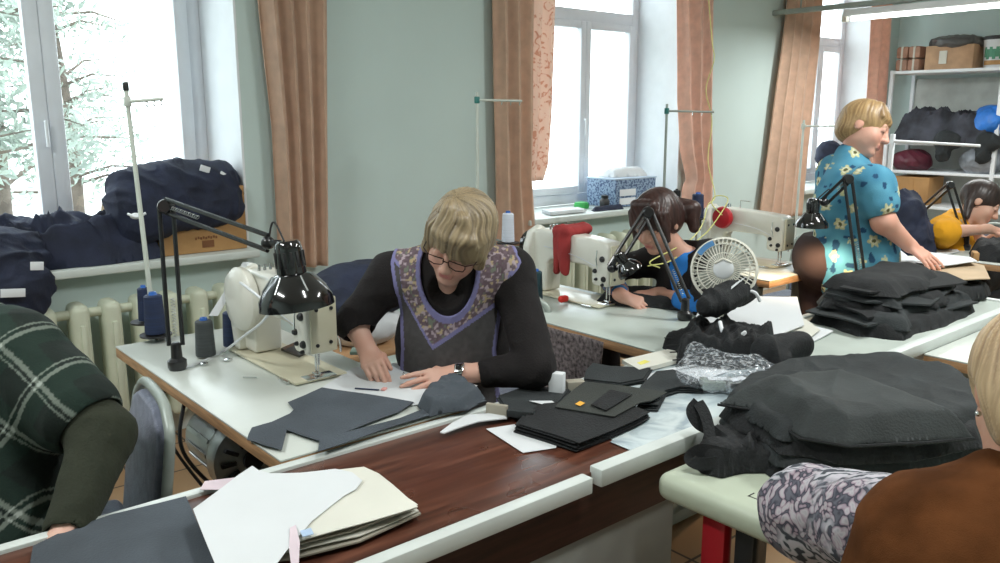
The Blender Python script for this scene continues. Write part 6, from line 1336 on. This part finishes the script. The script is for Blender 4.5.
# ---- third table: stand, cones, threads
stand((3.93, 3.13, .70), aty(667, 104, 3.16), P(714, 112, 4.85), 'grey thread stand pole with green clamp beside the middle window', m='grey_metal', clamp='teal_plastic')
pc = P(697, 219, 4.62); st3 = thing('spool_shelf', 'low spool holder with two pins behind the far machine', 'spool holder', (pc.x, pc.y, .775))
pd = P(676, 212, 4.80); MB().tube([(pc.x, pc.y, .777), (pc.x, pc.y, pc.z + .05)], .006).tube([(pc.x, pc.y, pc.z - .02), (pd.x, pd.y, pc.z - .02), (pd.x, pd.y, pd.z + .05)], .005).obj('pin_rod', 'steel', st3); disc_tray(pc, .045, st3); disc_tray(pd, .04, st3)
MB().lathe([(.05, 0), (.05, .006), (.01, .01)], (pc.x, pc.y, .777), (0, 0, 1), 20).obj('base', 'steel', st3)
cone(pc.x, pc.y, pc.z + .004, .036, .145, 'thread_navy', 'navy thread cone before the pinkish curtain, behind the ponytail')
cone(pd.x, pd.y, pd.z + .004, .024, .13, 'black_cloth', 'narrow black thread cone above the ponytailed woman', core='black_plastic')
p = at(712, 268, Z1); cone(3.86, 2.92, Z1, .03, .10, mat('thread_pale_blue', (.16, .22, .38), .6), 'short pale blue thread cone behind the far sewing machine')
MB_ = bez(P(707, -20, 4.9), P(712, 40, 4.9), P(714, 60, 4.88), P(706, 90, 4.86), P(712, 120, 4.85), P(708, 160, 4.8), P(715, 195, 4.6), P(708, 205, 4.4), P(702, 225, 4.1), P(690, 240, 3.8), P(672, 250, 3.5), P(650, 262, 3.4), P(660, 268, 3.38), n=10)
one(MB().tube(MB_, .0028, seg=6).obj('yellow_thread', 'yellow_thread'), 'yellow thread hanging down beside the pinkish curtain to the second lamp', 'thread')
one(MB().tube(bez(P(722, 215, 4.3), P(712, 204, 4.4), P(716, 196, 4.4), P(728, 200, 4.35), P(712, 226, 4.2), P(700, 238, 4.0), P(672, 260, 3.5), P(648, 266, 3.4), n=10), .0028, seg=6).obj('yellow_thread', 'yellow_thread'), 'shorter yellow thread looping beside the navy cone', 'thread')
stand((5.05, 2.92, 0), P(804, 120, 5.45), P(843, 126, 5.6), 'slim tan thread stand pole in front of the far window curtain', m='pole_white', floor=True)
# brown cover over the far chair
ch3 = dup(ch, (4.62, 2.62, 0), 'upholstered chair behind the far lit sewing machine', rotz=0)
# ---- sill of the middle window
t = thing('patterned_box', 'blue patterned box with white labels on the middle window sill', 'box', (4.95, 4.32, WZ0))
MB().box((4.90, 4.32, WZ0 + .105), (.46, .30, .205), bev=.006).obj('box_body', 'blue_box_print', t); MB().box((4.90, 4.32, WZ0 + .212), (.47, .31, .012), bev=.003).obj('lid', mat('pale_box_lid', (.45, .55, .68), .5), t)
for z in (.945, 1.01): MB().box((4.80, 4.167, z), (.18, .004, .050), bev=.001).obj('white_label', 'label_white', t)
one(MB().lathe([(.03, 0), (.055, .002), (.058, .02), (.05, .045), (.02, .05)], (4.47, 4.33, WZ0), (0, 0, 1), 26).obj('green_tape_roll', 'green_tape'), 'bright green roll on the middle window sill', 'roll')
one(MB().lathe([(.03, 0), (.035, .01), (.038, .06), (.025, .08), (.028, .10), (.01, .105)], (4.56, 4.18, WZ0), (0, 0, 1), 22).obj('dark_jar', 'black_plastic'), 'small dark jar in front of the blue patterned box', 'jar')
one(heap('folded_cloth', [(4.36, 4.10), (4.66, 4.08), (4.72, 4.14), (4.40, 4.17)], WZ0, .03, 'navy_cloth', edge=.03, amp=.4, seed=4), 'folded navy cloth at the front of the middle window sill', 'cloth')
one(sheet('white_notebook', [(3.95, 4.12), (4.28, 4.10), (4.34, 4.24), (4.02, 4.28)], WZ0 + .002, .022, 'paper_white', wav=.004), 'open white notebook on the middle window sill', 'notebook')
one(heap('tissue_cloth', [(4.72, 4.24), (5.08, 4.22), (5.12, 4.40), (4.75, 4.42)], WZ0 + .219, .05, 'paper_white', edge=.06, amp=.6, seed=7), 'white tissue lying on top of the blue patterned box', 'cloth')
# ---- far table in front of the woman in yellow
one(heap('dark_garment_heap', [(5.04, 1.40), (5.50, 1.35), (5.58, 1.70), (5.30, 1.92), (5.06, 1.82)], .776, .085, 'black_cloth', edge=.08, amp=.5, seed=3), 'black garment heap on the table before the woman in yellow', 'clothing')
one(sheet('white_card', TB([(926, 243), (945, 240), (960, 252), (940, 256)], .78), .778, .004, 'paper_white'), 'white card on the far table next to the black heap', 'card')
one(MB().box(P(975, 256, 4.6), (.09, .03, .05), rot=Matrix.Rotation(.5, 3, 'Z'), bev=.006).obj('brown_pouch', 'cardboard'), 'small brown pouch beside the white papers at the far table end', 'pouch')
# navy jacket on a chair back behind the standing woman
jc = dup(ch, (5.0, 2.62, 0), 'chair behind the standing woman carrying the navy jacket', rotz=math.radians(20))
F = Field(*bbox(P(915, 225, 5.0), pad=.40), .009); F.ell(P(902, 218, 5.0), (.11, .12, .14), k=.05); F.ell(P(906, 246, 5.0), (.12, .13, .18), k=.05); F.disp(lambda x, y, z: -folds(x, y, z, 9, 5), .045)
one(fmesh('navy_jacket', F, 'navy_cloth'), 'dark navy jacket over a chair back behind the standing woman', 'jacket')
# ---- shelving at the end wall
XS = 8.42; pz = lambda x, y: atx(x, y, XS)
ya, yb = 3.93, 2.30
zs_ = [pz(886, 73).z, pz(886, 143).z, pz(888, 171).z, .70, .35]
t = thing('shelving_unit', 'white perforated metal shelving unit against the end wall', 'shelf', (XS + .25, 3.1, 0))
for x in (XS, XS + .48):
    for y in (ya, 2.93, yb):
        MB().box((x, y, zs_[0] / 2 + .01), (.035, .035, zs_[0] + .02), bev=.002).obj('post', 'white_paint', t)
for k, z in enumerate(zs_):
    MB().box((XS + .24, (ya + yb) / 2, z), (.50, ya - yb, .028), bev=.002).obj('shelf_board', 'white_paint', t)
MB().box((XS + .49, (ya + yb) / 2, (zs_[0]) / 2), (.008, ya - yb, zs_[0] - .1)).obj('back_panel', mat('shelf_back', (.50, .53, .50), .7), t)
ztop = zs_[0] + .015; pyy = lambda x, y: pz(x, y).y
for k, (x, y, zz_) in enumerate(((899, 68, 0), (911, 68, 0), (899, 68, .12), (911, 68, .12))):
    yy_ = pyy(x, 70); bt = thing('wrapped_bundle', ['wrapped brown bundle on the top shelf, lower left', 'wrapped brown bundle on the top shelf, lower right', 'wrapped brown bundle on the top shelf, upper left', 'wrapped brown bundle on the top shelf, upper right'][k], 'bundle', (XS + .15, yy_, ztop + zz_), 'brown bundles on the top shelf')
    MB().box((XS + .16, yy_, ztop + .055 + zz_), (.26, .115, .11), bev=.02).obj('wrapping', mat('bundle_brown', (.42, .24, .17), .8, var=.25), bt); MB().box((XS + .16, yy_, ztop + .055 + zz_), (.265, .02, .115), bev=.004).obj('band', 'paper_cream', bt)
yc_ = (pyy(922, 70) + pyy(972, 70)) / 2; wd = abs(pyy(922, 70) - pyy(970, 70))
bt = thing('open_carton', 'brown carton with white label under a grey bag on the top shelf', 'box', (XS + .2, yc_, ztop)); MB().box((XS + .2, yc_, ztop + .11), (.36, wd, .22), bev=.005).obj('carton_body', mat('carton_tan', (.48, .30, .18), .8, var=.2), bt); MB().box((XS + .015, yc_ + .05, ztop + .11), (.004, .07, .12)).obj('white_label', 'paper_cream', bt)
F = Field((XS - .06, yc_ - wd / 2 - .08, ztop + .15), (XS + .46, yc_ + wd / 2 + .08, ztop + .40), .009); F.ell((XS + .2, yc_, ztop + .245), (.20, wd / 2 + .02, .055), k=.03); F.disp(lambda x, y, z: -folds(x, y, z, 9, 3), .03); one(fmesh('grey_bag', F, mat('dark_grey_plastic', (.10, .10, .10), .45, var=.4)), 'dark grey plastic bag lying on the brown carton, top shelf', 'bag')
y9 = pyy(990, 69); bt = thing('bucket', 'white bucket with green and brown print and dark lid on the top shelf', 'bucket', (XS + .2, y9, ztop))
MB().lathe([(.10, 0), (.12, .004), (.135, .24), (.14, .25), (.13, .25)], (XS + .18, y9, ztop), (0, 0, 1), 36).obj('bucket_body', 'paper_white', bt); MB().lathe([(.03, .25), (.145, .25), (.148, .275), (.13, .285), (.03, .285)], (XS + .18, y9, ztop), (0, 0, 1), 36).obj('lid', 'black_plastic', bt)
b = MB()
for a in range(-3, 4): an = math.pi + a * .22; b.box((XS + .18 + .129 * math.cos(an), y9 + .129 * math.sin(an), ztop + .12 + .02 * (a % 2)), (.006, .028, .09), rot=Matrix.Rotation(an, 3, 'Z'), bev=.002)
b.obj('green_print', mat('print_green', (.08, .26, .16), .6), bt)
b = MB()
for a in range(-3, 4): an = math.pi + a * .22; b.box((XS + .18 + .126 * math.cos(an), y9 + .126 * math.sin(an), ztop + .045), (.006, .028, .04), rot=Matrix.Rotation(an, 3, 'Z'), bev=.002)
b.obj('brown_print', 'cardboard', bt)
z2 = zs_[1] + .015
one(heap('clothes_heap', [(XS - .06, pyy(893, 140)), (XS - .06, pyy(940, 140)), (XS - .08, pyy(990, 140)), (XS + .4, pyy(990, 140)), (XS + .4, pyy(893, 140))][::-1], z2, .20, mat('shelf_clothes', (.04, .042, .055), .85, var=.8, scale=5, bump=.6), edge=.12, amp=.8, f=7, seed=9), 'heap of dark clothes on the middle shelf', 'clothing')
for y0_, c_, nm, lb in ((pyy(945, 150), 'charcoal_cloth', 'hanging_cloth', 'grey cloth hanging off the middle shelf edge, left'), (pyy(985, 155), 'charcoal_cloth', 'hanging_cloth', 'grey cloth hanging off the middle shelf edge, below the blue bag')):
    F = Field((XS - .16, y0_ - .16, z2 - .24), (XS + .1, y0_ + .16, z2 + .14), .008); F.cap((XS - .02, y0_, z2 + .05), (XS - .05, y0_, z2 - .12), .055, .045, k=.03); F.ell((XS - .04, y0_ - .04, z2 + .02), (.05, .11, .06), k=.03); F.disp(lambda x, y, z: -folds(x, y, z, 10, 3), .03); one(fmesh(nm, F, c_), lb, 'clothing')
F = Field((XS - .1, pyy(985, 110) - .2, z2 + .08), (XS + .35, pyy(985, 110) + .24, z2 + .42), .008); F.ell((XS + .1, pyy(988, 112), z2 + .20), (.14, .14, .13), k=.03); F.disp(lambda x, y, z: -folds(x, y, z, 8, 3), .035); one(fmesh('blue_bag', F, 'blue_bag'), 'bright blue plastic bag on top of the dark clothes heap', 'bag')
y7 = pyy(905, 160); F = Field((XS - .05, y7 - .22, zs_[2]), (XS + .4, y7 + .22, zs_[1]), .008); F.ell((XS + .16, y7, zs_[2] + .10), (.16, .17, .10), k=.03); F.disp(lambda x, y, z: -folds(x, y, z, 7, 3), .03); F.plane((0, 0, zs_[2] + .016), (0, 0, -1)); one(fmesh('maroon_bag', F, 'maroon_bag'), 'dark maroon bag on the lower shelf behind the standing woman', 'bag')
y8 = pyy(910, 190); one(MB().box((XS + .18, y8, .716 + .135), (.34, .34, .27), bev=.006).box((XS + .008, y8, .716 + .135), (.004, .05, .25)).obj('brown_carton', 'cardboard'), 'brown carton on the lower shelf under the maroon bag', 'box')
y8 = pyy(975, 180); F = Field((XS - .1, y8 - .24, .96), (XS + .4, y8 + .24, 1.29), .009); F.ell((XS + .12, y8, 1.16), (.16, .17, .12), k=.03); F.disp(lambda x, y, z: -folds(x, y, z, 7, 8), .035); F.plane((0, 0, zs_[2] + .016), (0, 0, -1)); one(fmesh('grey_plastic_bag', F, mat('smoke_plastic', (.22, .24, .27), .35, var=.5)), 'smoky grey plastic bag on the lower shelf behind the woman in yellow', 'bag')
pw = atx(893, 134, 6.2); one(MB().box((6.2, pw.y, pw.z / 2), (.03, .03, pw.z), bev=.003).box((6.2, pw.y, .01), (.25, .25, .02), bev=.003).tube([(6.2, pw.y, pw.z - .05), (6.2, pw.y - .6, pw.z - .07)], .01).obj('garment_rail', 'white_paint'), 'white metal post with rail in front of the shelving', 'rail')
F = Field((7.6, 3.85, WZ0 - .02), (8.5, 4.5, 1.45), .01); F.ell((8.0, 4.16, 1.04), (.26, .14, .15), k=.03); F.ell((7.8, 4.2, 1.2), (.12, .1, .13), k=.05); F.disp(lambda x, y, z: -folds(x, y, z, 7, 8), .03); F.plane((0, 0, WZ0 + .002), (0, 0, -1)); one(fmesh('sill_clothes', F, 'navy_cloth'), 'dark clothes piled on the far window sill behind the standing woman', 'clothing')
